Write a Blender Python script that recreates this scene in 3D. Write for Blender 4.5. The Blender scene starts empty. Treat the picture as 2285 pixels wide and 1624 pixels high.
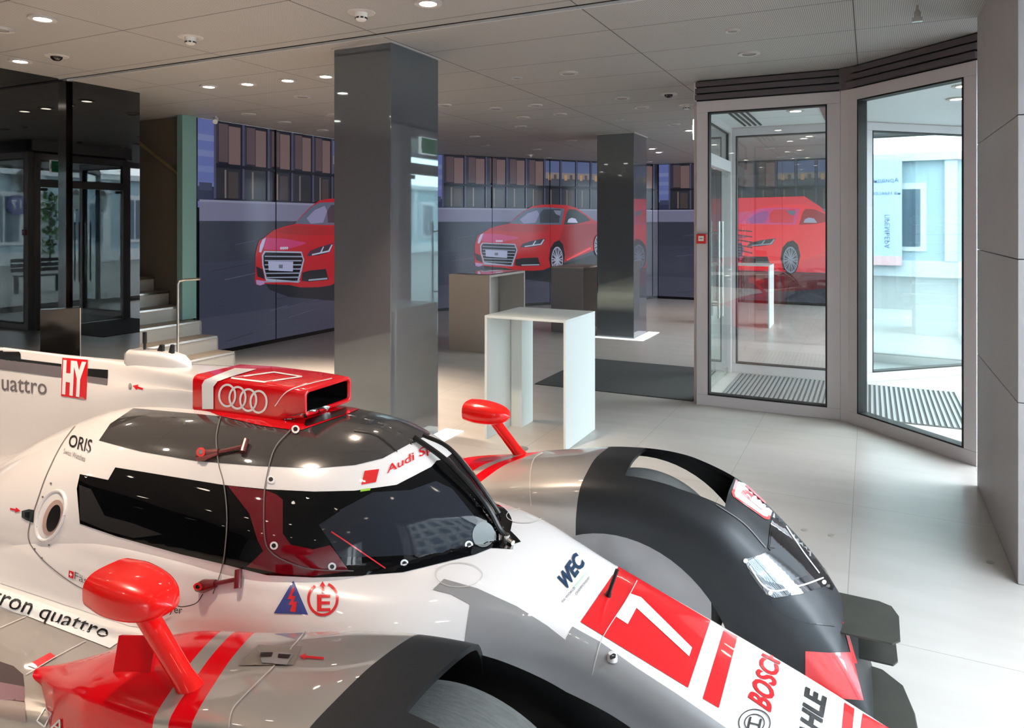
import bpy, bmesh, math, random
import numpy as np
from mathutils import Vector, Matrix
from mathutils.bvhtree import BVHTree
from mathutils.geometry import delaunay_2d_cdt, tessellate_polygon
random.seed(4)
sc = bpy.context.scene
COL = sc.collection
# ------------------------------------------------------------------ camera, world, light, exposure
FPX, HOR, CAMH, CXP = 1610.0, 498.0, 1.70, 1142.5      # focal length (px of 2285), horizon row, eye height
AL = math.atan(798 / 1610.0)                            # camera turned left of the room's long axis (+Y)
CAM = Vector((0, 0, CAMH))
cd = bpy.data.cameras.new('camera'); cam = bpy.data.objects.new('camera', cd); COL.objects.link(cam)
cam.location = CAM; cam.rotation_euler = (math.pi / 2, 0, AL)
cd.sensor_width = 36; cd.lens = FPX / 2285 * 36; cd.shift_y = -(812 - HOR) / 2285
cd.clip_start = 0.05; cd.clip_end = 200
sc.camera = cam
w = bpy.data.worlds.new('overcast_sky'); sc.world = w; w.use_nodes = True
wn = w.node_tree.nodes; wl = w.node_tree.links
bg = wn['Background']; bg.inputs[0].default_value = (0.86, 0.93, 1.0, 1); bg.inputs[1].default_value = 12.5
sc.view_settings.view_transform = 'Standard'; sc.view_settings.look = 'None'
sc.view_settings.gamma = 1; sc.view_settings.use_curve_mapping = False
sc.view_settings.exposure = 0.35
sc.cycles.use_denoising = True
sc.cycles.max_bounces = 10; sc.cycles.transparent_max_bounces = 16
sc.cycles.sample_clamp_indirect = 6
FA = 0.79                                               # x of the street facade's inner line
def portal(x, y0, y1, z0, z1):
    d = bpy.data.lights.new('daylight_portal', 'AREA'); d.shape = 'RECTANGLE'; d.size = y1 - y0; d.size_y = z1 - z0
    d.cycles.is_portal = True
    o = bpy.data.objects.new('daylight_portal', d); COL.objects.link(o)
    o.location = (x, (y0 + y1) / 2, (z0 + z1) / 2); o.rotation_euler = (math.pi / 2, 0, math.pi / 2)   # faces -X
    return o

# ------------------------------------------------------------------ small helpers
def lin(c):
    return tuple(((v / 255) / 12.92 if v / 255 <= 0.04045 else ((v / 255 + 0.055) / 1.055) ** 2.4) for v in c)
def mat(name, rgb, rough=0.5, metal=0.0, coat=0.0, emit=None, es=1.0, ior=1.5, spec=0.5, crough=0.03, bump=None):
    m = bpy.data.materials.new(name); m.use_nodes = True
    b = m.node_tree.nodes['Principled BSDF']; I = b.inputs
    I['Base Color'].default_value = (*lin(rgb), 1); I['Roughness'].default_value = rough; I['Metallic'].default_value = metal
    I['IOR'].default_value = ior; I['Coat Weight'].default_value = coat; I['Coat Roughness'].default_value = crough
    I['Specular IOR Level'].default_value = spec
    if emit: I['Emission Color'].default_value = (*lin(emit), 1); I['Emission Strength'].default_value = es
    if bump:
        n = m.node_tree.nodes; k = m.node_tree.links
        t = n.new('ShaderNodeTexNoise'); t.inputs['Scale'].default_value = bump[0]; t.inputs['Detail'].default_value = 4
        tc = n.new('ShaderNodeTexCoord'); k.new(tc.outputs['Object'], t.inputs['Vector'])
        bm_ = n.new('ShaderNodeBump'); bm_.inputs['Strength'].default_value = bump[1]; bm_.inputs['Distance'].default_value = 0.002
        k.new(t.outputs['Fac'], bm_.inputs['Height']); k.new(bm_.outputs['Normal'], I['Normal'])
    return m
def nodes(m): return m.node_tree.nodes, m.node_tree.links, m.node_tree.nodes['Principled BSDF']
def mth(n, k, op, a, b=None, c=None):
    x = n.new('ShaderNodeMath'); x.operation = op
    for i, v in enumerate((a, b, c)):
        if v is None: continue
        if isinstance(v, (int, float)): x.inputs[i].default_value = v
        else: k.new(v, x.inputs[i])
    return x.outputs[0]
def mixc(n, k, fac, a, b):
    x = n.new('ShaderNodeMix'); x.data_type = 'RGBA'
    for i, v in ((0, fac), (6, a), (7, b)):
        if isinstance(v, (int, float)): x.inputs[i].default_value = v
        elif isinstance(v, tuple): x.inputs[i].default_value = (*v, 1)
        else: k.new(v, x.inputs[i])
    return x.outputs[2]
def speckle(m, rgb1, rgb2, scale, stretch=(1, 1, 1)):
    n, k, b = nodes(m)
    tc = n.new('ShaderNodeTexCoord'); mp = n.new('ShaderNodeMapping'); mp.inputs['Scale'].default_value = stretch
    k.new(tc.outputs['Object'], mp.inputs['Vector'])
    t = n.new('ShaderNodeTexNoise'); t.inputs['Scale'].default_value = scale; t.inputs['Detail'].default_value = 6
    k.new(mp.outputs[0], t.inputs['Vector'])
    c = mixc(n, k, t.outputs['Fac'], lin(rgb1), lin(rgb2)); k.new(c, b.inputs['Base Color'])
    return m
def empty(name, loc=(0, 0, 0), rz=0.0, label=None, cat=None, group=None):
    o = bpy.data.objects.new(name, None); COL.objects.link(o); o.location = loc; o.rotation_euler = (0, 0, rz)
    if label: o['label'] = label
    if cat: o['category'] = cat
    if group: o['group'] = group
    return o
def tag(o, label, cat, group=None, kind=None):
    o['label'] = label; o['category'] = cat
    if group: o['group'] = group
    if kind: o['kind'] = kind
    return o
def mesh_obj(name, verts, faces, mats, parent=None, smooth=False, fm=None, kind=None):
    me = bpy.data.meshes.new(name); me.from_pydata([tuple(v) for v in verts], [], faces)
    for m in (mats if isinstance(mats, (list, tuple)) else [mats]): me.materials.append(m)
    if fm: me.polygons.foreach_set('material_index', fm)
    if smooth: me.polygons.foreach_set('use_smooth', [True] * len(me.polygons))
    me.update()
    o = bpy.data.objects.new(name, me); COL.objects.link(o)
    if parent: o.parent = parent
    if kind: o['kind'] = kind
    return o
class G:
    """collects simple solids into one mesh"""
    def __init__(s): s.v = []; s.f = []; s.m = []
    def box(s, x0, x1, y0, y1, z0, z1, mi=0, M=None):
        b = len(s.v)
        P = [(x, y, z) for z in (z0, z1) for y in (y0, y1) for x in (x0, x1)]
        if M: P = [tuple(M @ Vector(p)) for p in P]
        s.v += P; s.f += [tuple(b + i for i in q) for q in ((0, 2, 3, 1), (4, 5, 7, 6), (0, 1, 5, 4), (2, 6, 7, 3), (0, 4, 6, 2), (1, 3, 7, 5))]
        s.m += [mi] * 6; return s
    def seg(s, p, q, z0, z1, t, mi=0, off=0.0):
        """upright box from plan point p to q, thickness t (centred + off to the left)"""
        p = Vector(p); q = Vector(q); d = (q - p); L = d.length; a = math.atan2(d.y, d.x)
        return s.box(0, L, off - t / 2, off + t / 2, z0, z1, mi, Matrix.Translation((p.x, p.y, 0)) @ Matrix.Rotation(a, 4, 'Z'))
    def prism(s, pts, z0, z1, mi=0):
        b = len(s.v); n = len(pts)
        s.v += [(x, y, z0) for x, y in pts] + [(x, y, z1) for x, y in pts]
        s.f += [tuple(b + i for i in reversed(range(n))), tuple(b + n + i for i in range(n))]
        s.f += [(b + i, b + (i + 1) % n, b + n + (i + 1) % n, b + n + i) for i in range(n)]
        s.m += [mi] * (n + 2); return s
    def tube(s, pts, r, seg=12, mi=0, cap=True):
        pts = [Vector(p) for p in pts]; rs = r if isinstance(r, (list, tuple)) else [r] * len(pts); b0 = len(s.v); up = None
        for i, p in enumerate(pts):
            t = (pts[min(i + 1, len(pts) - 1)] - pts[max(i - 1, 0)]).normalized()
            if up is None: up = Vector((0, 0, 1)) if abs(t.z) < .9 else Vector((1, 0, 0))
            a = t.cross(up).normalized(); c = a.cross(t).normalized(); up = c
            for j in range(seg):
                an = 2 * math.pi * j / seg; s.v.append(tuple(p + (a * math.cos(an) + c * math.sin(an)) * rs[i]))
        for i in range(len(pts) - 1):
            for j in range(seg):
                s.f.append((b0 + i * seg + j, b0 + i * seg + (j + 1) % seg, b0 + (i + 1) * seg + (j + 1) % seg, b0 + (i + 1) * seg + j)); s.m.append(mi)
        if cap:
            s.f.append(tuple(b0 + j for j in reversed(range(seg)))); s.f.append(tuple(b0 + (len(pts) - 1) * seg + j for j in range(seg))); s.m += [mi, mi]
        return s
    def lathe(s, prof, seg=32, c=(0, 0, 0), axis='z', mi=0):
        b0 = len(s.v); n = len(prof)
        for j in range(seg):
            a = 2 * math.pi * j / seg
            for r, h in prof:
                x, y = r * math.cos(a), r * math.sin(a)
                p = (x, y, h) if axis == 'z' else ((x, h, y) if axis == 'y' else (h, x, y))
                s.v.append((c[0] + p[0], c[1] + p[1], c[2] + p[2]))
        for j in range(seg):
            k = (j + 1) % seg
            for i in range(n - 1):
                s.f.append((b0 + j * n + i, b0 + k * n + i, b0 + k * n + i + 1, b0 + j * n + i + 1)); s.m.append(mi)
        return s
    def obj(s, name, mats, parent=None, smooth=False, kind=None, bevel=0.0, autos=True):
        o = mesh_obj(name, s.v, s.f, mats, parent, smooth, s.m, kind)
        bm = bmesh.new(); bm.from_mesh(o.data); bmesh.ops.recalc_face_normals(bm, faces=bm.faces[:])
        if smooth and autos:
            for e in bm.edges:
                if len(e.link_faces) == 2 and e.calc_face_angle(0) > 0.6: e.smooth = False
        bm.to_mesh(o.data); bm.free()
        if bevel:
            m = o.modifiers.new('bevel', 'BEVEL'); m.width = bevel; m.segments = 2; m.limit_method = 'ANGLE'
        return o
def copy_tree(o, parent=None):
    c = o.copy(); COL.objects.link(c)
    if parent: c.parent = parent
    for ch in list(o.children): copy_tree(ch, c)
    return c
RZ = Matrix.Rotation(AL, 3, 'Z')
def rayd(px, py): return RZ @ Vector(((px - CXP) / FPX, 1, -(py - HOR) / FPX))
def W(px, py, z=None, x=None, y=None):
    r = rayd(px, py)
    if z is not None: t = (z - CAMH) / r.z
    elif x is not None: t = x / r.x
    else: t = y / r.y
    return CAM + r * t
HZ = 3.035                                             # ceiling height

# ------------------------------------------------------------------ materials
M = {}
M['white_frame'] = mat('powder_white_metal', (196, 190, 192), .35, spec=.6)
M['alu_dark'] = mat('dark_aluminium', (92, 84, 88), .35, .3)
M['black'] = mat('black_rubber', (12, 12, 12), .6)
M['stone'] = speckle(mat('limestone_slab', (170, 166, 166), .55, bump=(60, .08)), (150, 146, 147), (172, 168, 170), 2.2, (1, 1, .12))
M['steel'] = mat('brushed_steel', (200, 198, 194), .22, 1.0)
M['whitepaint'] = mat('white_ceiling_paint', (205, 208, 210), .6)
M['white_lam'] = mat('white_laminate', (226, 232, 230), .4)
M['beige_lam'] = mat('beige_laminate', (168, 160, 152), .45)
M['grey_lam'] = mat('grey_laminate', (128, 122, 124), .45)
M['carpet'] = speckle(mat('carpet', (70, 70, 70), .95, bump=(400, .6)), (48, 48, 49), (88, 88, 88), 260)
M['blackgloss'] = mat('black_glass_panel', (4, 5, 6), .015, ior=1.6)
M['column'] = mat('grey_back_painted_glass', (84, 84, 90), .03, ior=2.0)
M['column'].node_tree.nodes['Principled BSDF'].inputs['Specular Tint'].default_value = (.72, .97, 1, 1)
M['green'] = mat('exit_green', (10, 120, 70), .4, emit=(20, 150, 80), es=.6)
M['exitwhite'] = mat('exit_sign_white', (240, 240, 240), .4, emit=(255, 255, 255), es=1.6)
M['lamp'] = mat('lamp_glow', (255, 250, 240), .5, emit=(255, 240, 220), es=22)
M['lamp_off'] = mat('unlit_lamp_glass', (150, 146, 144), .3)
M['lamp_ring'] = mat('lamp_ring_paint', (186, 182, 180), .4)
M['smoke'] = mat('detector_plastic', (232, 228, 222), .4)
M['dark_plastic'] = mat('dark_plastic', (28, 28, 30), .35)
M['red_sign'] = mat('red_plastic', (205, 30, 30), .4)
M['plate_glow'] = mat('floor_plate_painted_glow', (245, 245, 245), .4, emit=(255, 255, 255), es=.75)  # emission paints a downlight's bright patch onto a plain white plate
def glass(name, tint, refl=1.0, rough=0.0):
    m = bpy.data.materials.new(name); m.use_nodes = True; n = m.node_tree.nodes; k = m.node_tree.links
    n.remove(n['Principled BSDF']); out = n['Material Output']
    t = n.new('ShaderNodeBsdfTransparent'); t.inputs[0].default_value = (*tint, 1)
    g = n.new('ShaderNodeBsdfGlossy'); g.inputs['Roughness'].default_value = rough; g.inputs['Color'].default_value = (.93, 1, 1, 1)
    ge = n.new('ShaderNodeNewGeometry'); dt = n.new('ShaderNodeVectorMath'); dt.operation = 'DOT_PRODUCT'
    k.new(ge.outputs['Normal'], dt.inputs[0]); k.new(ge.outputs['Incoming'], dt.inputs[1])
    sch = mth(n, k, 'ADD', .04, mth(n, k, 'MULTIPLY', .96, mth(n, k, 'POWER', mth(n, k, 'SUBTRACT', 1.0, mth(n, k, 'ABSOLUTE', dt.outputs['Value'])), 5)))
    f = mth(n, k, 'MINIMUM', mth(n, k, 'MULTIPLY', sch, refl), 1.0)
    mx = n.new('ShaderNodeMixShader'); k.new(f, mx.inputs[0]); k.new(t.outputs[0], mx.inputs[1]); k.new(g.outputs[0], mx.inputs[2])
    k.new(mx.outputs[0], out.inputs['Surface']); return m
M['glass'] = glass('clear_glass', (.95, .98, .975), 1.7)
M['glass_refl'] = glass('coated_glass', (.80, .90, .92), 6.0)
M['glass_teal'] = glass('teal_glass', (.62, .80, .79), 2.4)
M['glass_win'] = glass('window_glass', (.97, .985, .985), 1.3)

# ceiling: perforated metal panels 1.515 x .745 with joints
mc = mat('perforated_ceiling_metal', (128, 126, 125), .55, .0)
n, k, b = nodes(mc)
tc = n.new('ShaderNodeTexCoord'); sp = n.new('ShaderNodeSeparateXYZ'); k.new(tc.outputs['Object'], sp.inputs[0])
X, Y = sp.outputs[0], sp.outputs[1]
def jline(n, k, c, off, per, wid):
    a = mth(n, k, 'DIVIDE', mth(n, k, 'ADD', c, off), per); fr = mth(n, k, 'FRACT', a)
    d = mth(n, k, 'MULTIPLY', mth(n, k, 'MINIMUM', fr, mth(n, k, 'SUBTRACT', 1.0, fr)), per)
    return mth(n, k, 'LESS_THAN', d, wid)
j = mth(n, k, 'MAXIMUM', jline(n, k, X, .09 + 15.15, 1.515, .0045), jline(n, k, Y, -4.77 + 7.45, .745, .0045))
# small holes
def dots(n, k, per, rad):
    fx = mth(n, k, 'SUBTRACT', mth(n, k, 'FRACT', mth(n, k, 'DIVIDE', X, per)), .5)
    fy = mth(n, k, 'SUBTRACT', mth(n, k, 'FRACT', mth(n, k, 'DIVIDE', Y, per)), .5)
    r2 = mth(n, k, 'ADD', mth(n, k, 'MULTIPLY', fx, fx), mth(n, k, 'MULTIPLY', fy, fy))
    return mth(n, k, 'LESS_THAN', r2, rad * rad)
hole = dots(n, k, .012, .27)
c1 = mixc(n, k, hole, lin((172, 170, 168)), lin((84, 84, 84)))
k.new(mixc(n, k, j, c1, lin((66, 64, 64))), b.inputs['Base Color'])
M['ceiling'] = mc
# floor: pale stone tiles
mf = mat('stone_floor_tile', (190, 186, 182), .32, spec=.45)
n, k, b = nodes(mf)
tc = n.new('ShaderNodeTexCoord'); sp = n.new('ShaderNodeSeparateXYZ'); k.new(tc.outputs['Object'], sp.inputs[0])
X, Y = sp.outputs[0], sp.outputs[1]
j = mth(n, k, 'MAXIMUM', jline(n, k, X, .09 + 15, .75, .0018), jline(n, k, Y, -4.81 + 15, 1.5, .0018))
t = n.new('ShaderNodeTexNoise'); t.inputs['Scale'].default_value = 1.3; t.inputs['Detail'].default_value = 8
mp = n.new('ShaderNodeMapping'); mp.inputs['Scale'].default_value = (1, 5, 1); k.new(tc.outputs['Object'], mp.inputs[0]); k.new(mp.outputs[0], t.inputs[0])
vor = n.new('ShaderNodeTexWhiteNoise'); vor.noise_dimensions = '2D'
fl = n.new('ShaderNodeCombineXYZ'); k.new(mth(n, k, 'FLOOR', mth(n, k, 'DIVIDE', mth(n, k, 'ADD', X, .09 + 15), .75)), fl.inputs[0]); k.new(mth(n, k, 'FLOOR', mth(n, k, 'DIVIDE', mth(n, k, 'ADD', Y, 10.19), 1.5)), fl.inputs[1])
k.new(fl.outputs[0], vor.inputs['Vector'])
c0 = mixc(n, k, t.outputs['Fac'], lin((170, 165, 159)), lin((196, 191, 186)))
c0 = mixc(n, k, mth(n, k, 'MULTIPLY', vor.outputs['Value'], .12), c0, lin((150, 146, 142)))
k.new(mixc(n, k, j, c0, lin((140, 137, 133))), b.inputs['Base Color'])
M['floor'] = mf

# ------------------------------------------------------------------ room shell
g = G(); g.box(-13, FA + .6, -7, 17, -.12, 0); g.obj('floor', M['floor'], kind='structure')
g = G()
SL0, SL1 = 4.135, 4.20                                  # dark slot in the ceiling
g.box(-6.72, FA + .6, -7, SL0, HZ, HZ + .08); g.box(-6.72, FA + .6, SL1, 17, HZ, HZ + .08)
g.box(-7.6, -6.72, 6.3, 17, HZ, HZ + .08)
o = g.obj('ceiling', M['ceiling'], kind='structure')
g = G(); g.box(-13, 1.45, -7.2, 17, HZ + .1, HZ + .3); g.obj('ceiling_slab', M['black'], kind='structure')
g = G(); g.box(-6.72, FA + .6, SL0 - .01, SL1 + .01, HZ + .08, HZ + .1); g.box(-6.72, FA + .6, SL0, SL0 + .004, HZ - .006, HZ + .08); g.obj('trim_1', M['black'], kind='structure')
g = G(); g.box(-6.72, FA + .6, SL1 - .006, SL1 + .002, HZ - .006, HZ + .08); g.obj('trim_2', M['whitepaint'], kind='structure')
g = G(); g.box(-13, FA + 1, -7.2, -7, -.1, 3.4); g.obj('wall_back', M['whitepaint'], kind='structure')
# left wall: black glass panels with a recessed joint at the slot
g = G(); g.box(-6.86, -6.70, -7, 4.10, 0, HZ); g.obj('wall_left', M['blackgloss'], kind='structure')
g = G(); g.box(-6.84, -6.70, 4.235, 4.93, 0, HZ); g.obj('wall_left_end', M['blackgloss'], kind='structure')
g = G(); g.box(-6.86, -6.75, 4.10, 4.235, 0, HZ); g.obj('trim_3', mat('dark_joint', (14, 8, 8), .1), kind='structure')
wallbrown = mat('stair_wall_paint', (112, 104, 94), .6)
g = G(); g.box(-11, -7.66, 6.27, 6.4, 0, HZ); g.box(-11.1, -11, 4.7, 6.4, 0, HZ); g.box(-11, -6.86, 4.75, 4.925, 0, HZ)
g.obj('wall_stair', wallbrown, kind='structure')
g = G(); g.box(-11, -6.72, 4.9, 6.3, HZ, HZ + .08); g.obj('ceiling_stair', M['ceiling'], kind='structure')
# walls behind the screens
g = G(); g.box(-7.75, -7.62, 6.4, 11.8, 0, HZ)
g.seg((-7.66, 11.66), (-4.25, 16.22), 0, HZ, .12, off=.06); g.box(-4.4, FA + .6, 16.15, 16.3, 0, HZ)
g.obj('wall_far', M['alu_dark'], kind='structure')

# ------------------------------------------------------------------ big screens with their picture
SCR = {1: ((-7.58, 6.35), (-7.58, 11.7)), 2: ((-7.58, 11.7), (-4.3, 16.1)), 3: ((-4.3, 16.1), (-.4, 16.1))}
def on_scr(i, px, py):
    p0 = Vector((*SCR[i][0], 0)); p1 = Vector((*SCR[i][1], 0)); d = (p1 - p0).normalized(); nn = Vector((-d.y, d.x, 0))
    r = rayd(px, py); t = (p0 - Vector((0, 0, 0))).dot(nn) / r.dot(nn); q = CAM + r * t
    return (q - p0).dot(d), q.z
zz = lambda pts: [on_scr(2, 1000 + x / 5.7125, 420 + y / 5.7125) for x, y in pts]
def emi(name, rgb, s=1.0):
    m = mat(name, (8, 8, 9), .14, emit=rgb, es=s, spec=.5); return m
ES = 0.5
EM = {}
PIC = []                                                # (polygon in (u,z), colour)
def pp(pts, rgb): PIC.append((pts, rgb))
def rect(u0, u1, z0, z1, rgb): pp([(u0, z0), (u1, z0), (u1, z1), (u0, z1)], rgb)
ULEN = 5.5
rect(0, ULEN, 1.9, 3.03, (104, 116, 178))
for i in range(5): rect(0, .3, 1.95 + i * .2, 2.03 + i * .2, (112 + i * 3, 124 + i * 3, 184))
rect(0, .3, 1.98, 2.17, (52, 58, 84)); rect(.05, .25, 2.12, 2.22, (66, 72, 100))
rect(.29, ULEN, 1.95, 3.03, (38, 38, 50))
mu = [on_scr(2, x, 400)[0] for x in (987, 1037, 1084, 1130, 1173, 1214, 1250, 1285, 1317)]
while mu[-1] < ULEN - .4: mu.append(mu[-1] + .42)
for i in range(len(mu) - 1):
    a, b2 = mu[i] + .03, mu[i + 1] - .03; wd = b2 - a
    if i < 5 or i > 9:
        rect(a + wd * .12, a + wd * .5, 2.50, 3.0, (92, 78, 84)); rect(a + wd * .52, b2, 2.48, 2.98, (122, 100, 100))
        rect(a, a + wd * .1, 2.48, 3.0, (60, 58, 70))
    else:
        rect(a, b2, 2.72, 3.0, (96, 108, 150)); rect(a, b2, 2.62, 2.76, (140, 130, 132)); rect(a, b2, 2.48, 2.63, (80, 84, 96))
        rect(a + wd * .2, a + wd * .4, 2.6, 2.72, (190, 150, 110)); rect(a + wd * .6, a + wd * .8, 2.6, 2.72, (90, 80, 76))
    rect(a, b2, 2.03, 2.42, (48, 50, 58)); rect(a + wd * .35, a + wd * .42, 2.03, 2.40, (128, 112, 108))
    if i % 2 == 0: rect(a + wd * .5, a + wd * .9, 2.03, 2.38, (74, 66, 68))
for m_ in mu: rect(m_ - .018, m_ + .018, 2.02, 3.03, (78, 80, 104))
rect(.29, ULEN, 2.43, 2.47, (30, 32, 42))
rect(0, ULEN, 1.72, 2.0, (122, 122, 150)); rect(0, ULEN, 1.97, 2.0, (140, 142, 168))
rect(0, ULEN, .06, 1.73, (62, 66, 84)); rect(0, ULEN, 1.2, 1.72, (58, 62, 76)); rect(0, ULEN, .06, .5, (72, 74, 92))
for i in range(26):
    u = random.uniform(0, ULEN - .6); z = random.uniform(.12, 1.5); L = random.uniform(.2, .7)
    pp([(u, z), (u + L, z + .05 * L + .03), (u + L, z + .05 * L + .04), (u, z + .012)], random.choice([(80, 84, 104), (54, 58, 70), (88, 92, 112)]))
pp(zz([(420, 960), (1450, 960), (2000, 800), (1750, 1130), (1300, 1200), (700, 1120), (480, 1040)]), (38, 42, 50))
RED = (186, 40, 48)
body = [(330, 720), (350, 650), (370, 600), (420, 575), (520, 510), (640, 475), (760, 455), (850, 370), (950, 290), (1060, 230), (1180, 210), (1350, 207), (1500, 215), (1620, 250), (1740, 330), (1830, 400), (1900, 430), (2060, 470), (2110, 560), (2100, 640), (1980, 700), (1900, 770), (1500, 920), (1450, 960), (1300, 1000), (1200, 1040), (1050, 1050), (830, 1040), (700, 1010), (420, 985), (340, 990), (325, 950), (330, 800)]
pp(zz(body), RED)
pp(zz([(440, 575), (640, 585), (900, 625), (880, 640), (640, 690), (430, 680), (410, 640)]), (196, 62, 118))
pp(zz([(520, 520), (760, 465), (1100, 470), (1280, 480), (1250, 560), (900, 560), (640, 540)]), (166, 44, 48))
pp(zz([(1460, 480), (1900, 445), (2000, 520), (1870, 700), (1500, 880), (1470, 760), (1400, 660)]), (158, 34, 42))
pp(zz([(1500, 905), (1800, 750), (1810, 770), (1500, 925)]), (214, 60, 62))
pp(zz([(765, 450), (860, 370), (960, 290), (1060, 250), (1250, 243), (1470, 260), (1430, 465), (1100, 462)]), (92, 104, 126))
pp(zz([(900, 400), (1000, 320), (1120, 280), (1150, 330), (1100, 440), (950, 450)]), (140, 142, 180))
pp(zz([(1150, 330), (1200, 270), (1420, 265), (1400, 440), (1160, 440)]), (58, 66, 76))
pp(zz([(1330, 280), (1430, 285), (1410, 350), (1360, 330)]), (130, 134, 160))
pp(zz([(1460, 465), (1500, 300), (1530, 265), (1620, 275), (1740, 350), (1800, 410), (1600, 460)]), (52, 60, 66))
pp(zz([(1505, 438), (1520, 395), (1560, 375), (1610, 388), (1640, 440)]), (205, 205, 240))
pp(zz([(395, 730), (420, 692), (840, 708), (872, 785), (845, 880), (805, 995), (440, 960), (400, 820)]), (170, 180, 205))
pp(zz([(412, 735), (432, 705), (832, 722), (857, 785), (790, 980), (450, 940), (415, 815)]), (26, 28, 34))
for i in range(7):
    y = 735 + i * 38; pp(zz([(425, y), (845 - i * 4, y + 14), (845 - i * 4, y + 26), (425, y + 10)]), (150, 160, 186))
pp(zz([(462, 785), (742, 798), (738, 888), (468, 868)]), (176, 182, 216))
pp(zz([(580, 820), (625, 822), (622, 855), (580, 852)]), (110, 112, 130))
for i in range(4):
    cx = 605 + i * 22; pp(zz([(cx - 14, 672), (cx, 655), (cx + 14, 672), (cx, 688)]), (200, 200, 220))
pp(zz([(900, 752), (940, 705), (1060, 668), (1225, 638), (1180, 722), (1040, 750)]), (48, 54, 70))
pp(zz([(960, 735), (1160, 705), (1200, 650), (1215, 650), (1175, 718), (960, 748)]), (190, 200, 225))
pp(zz([(1060, 720), (1095, 668), (1108, 668), (1078, 720)]), (190, 200, 225))
pp(zz([(362, 700), (372, 640), (400, 590), (438, 572), (410, 650), (385, 705)]), (190, 190, 230))
pp(zz([(845, 905), (930, 888), (1130, 880), (1162, 985), (920, 992), (840, 980)]), (44, 46, 52))
pp(zz([(920, 970), (1145, 965), (1150, 980), (920, 985)]), (160, 170, 190))
pp(zz([(330, 825), (400, 855), (425, 945), (345, 915)]), (40, 42, 50))
pp(zz([(330, 945), (425, 960), (420, 985), (375, 997), (335, 985)]), (180, 140, 190))
pp(zz([(1270, 900), (1290, 760), (1340, 685), (1400, 660), (1450, 715), (1475, 850), (1455, 960), (1400, 1060), (1300, 1040)]), (30, 32, 36))
def wheel(cx, cy, rx, ry):
    el = lambda r, n=28: [(cx + rx * r * math.cos(2 * math.pi * i / n), cy + ry * r * math.sin(2 * math.pi * i / n)) for i in range(n)]
    pp(zz(el(1.12)), (22, 22, 26)); pp(zz(el(1.0)), (168, 172, 200)); pp(zz(el(.88)), (56, 56, 66))
    for i in range(10):
        a = 2 * math.pi * i / 10
        for da in (-.12, .12):
            c1_, s1_ = math.cos(a + da), math.sin(a + da); nx, ny = -s1_ * .045, c1_ * .045
            pp(zz([(cx + rx * (nx), cy + ry * ny), (cx + rx * (.95 * c1_ + nx), cy + ry * (.95 * s1_ + ny)), (cx + rx * (.95 * c1_ - nx), cy + ry * (.95 * s1_ - ny)), (cx - rx * nx, cy - ry * ny)]), (176, 180, 206))
wheel(1374, 910, 74, 168); wheel(1895, 728, 50, 125)
for i, (lab, u0) in {1: ('left video wall screen with red coupe, partly behind the near grey column', 0), 2: ('middle video wall screen with whole red coupe behind beige counter', 0), 3: ('right video wall screen with red coupe seen through the glass lobby', 0)}.items():
    p0 = Vector((*SCR[i][0], 0)); p1 = Vector((*SCR[i][1], 0)); L = (p1 - p0).length; a = math.atan2((p1 - p0).y, (p1 - p0).x)
    e = empty('video_screen', p0, a, lab, 'screen', 'video wall screens')
    gg = G(); gg.box(0, L, .0, .04, .0, HZ - .005); gg.obj('screen_housing', mat('screen_bezel', (10, 11, 13), .3), e)
    V = []; Fc = []; FM = []; ms = []; key = {}
    pics = list(PIC)
    if i == 3:                                          # this screen shows the red coupe smeared by the film's movement
        sm = lambda pts: [on_scr(3, x, y) for x, y in pts]
        ib = [q for q, pr in enumerate(pics) if pr[1] == RED][0]
        swap = {RED: (244, 34, 52), (158, 34, 42): (236, 28, 44), (166, 44, 48): (240, 34, 50), (92, 104, 126): (206, 60, 130), (58, 66, 76): (214, 34, 54), (52, 60, 66): (190, 34, 50), (140, 142, 180): (196, 90, 180), (170, 180, 205): (150, 90, 170), (176, 182, 216): (170, 110, 190)}
        pics = pics[:ib] + [(sm([(1572, 444), (1795, 438), (1832, 462), (1900, 540), (1900, 620), (1700, 640), (1572, 600)]), (222, 40, 62)), (sm([(1572, 480), (1690, 470), (1640, 500), (1572, 505)]), (206, 70, 120)),
              (sm([(1560, 600), (1900, 610), (1900, 640), (1760, 650), (1600, 640)]), (120, 40, 52))] + [(p_, swap.get(c_, c_)) for p_, c_ in pics[ib:]]
        for q in range(7): pics.append((sm([(1585, 505 + q * 9), (1680, 515 + q * 12), (1680, 518 + q * 12), (1585, 509 + q * 9)]), (110, 30, 48)))
    for q, (poly, rgb) in enumerate(pics):
        poly = [(min(max(u, .03), L - .02), min(max(z, .06), HZ - .01)) for u, z in poly]
        if len(poly) == 4 and max(p[0] for p in poly) - min(p[0] for p in poly) < .004: continue
        kk = rgb
        if kk not in key: key[kk] = len(ms); ms.append(EM.setdefault(kk, emi('screen_colour', kk, .85 if kk[0] > 200 and kk[2] < 140 else ES)))
        b0 = len(V); V += [(u, -.002 - q * .0003, z) for u, z in poly]
        for tr in tessellate_polygon([[Vector((u, z, 0)) for u, z in poly]]): Fc.append(tuple(b0 + t for t in tr)); FM.append(key[kk])
    mesh_obj('screen_picture', V, Fc, ms, e, fm=FM)
    gg = G()
    for u in np.arange(1.33, L, 1.33): gg.box(u - .0015, u + .0015, -.06, 0, .06, HZ - .01)
    gg.v = [(x, max(y, -.046), z) for x, y, z in gg.v]
    gg.obj('panel_joint', M['black'], e)

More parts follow.
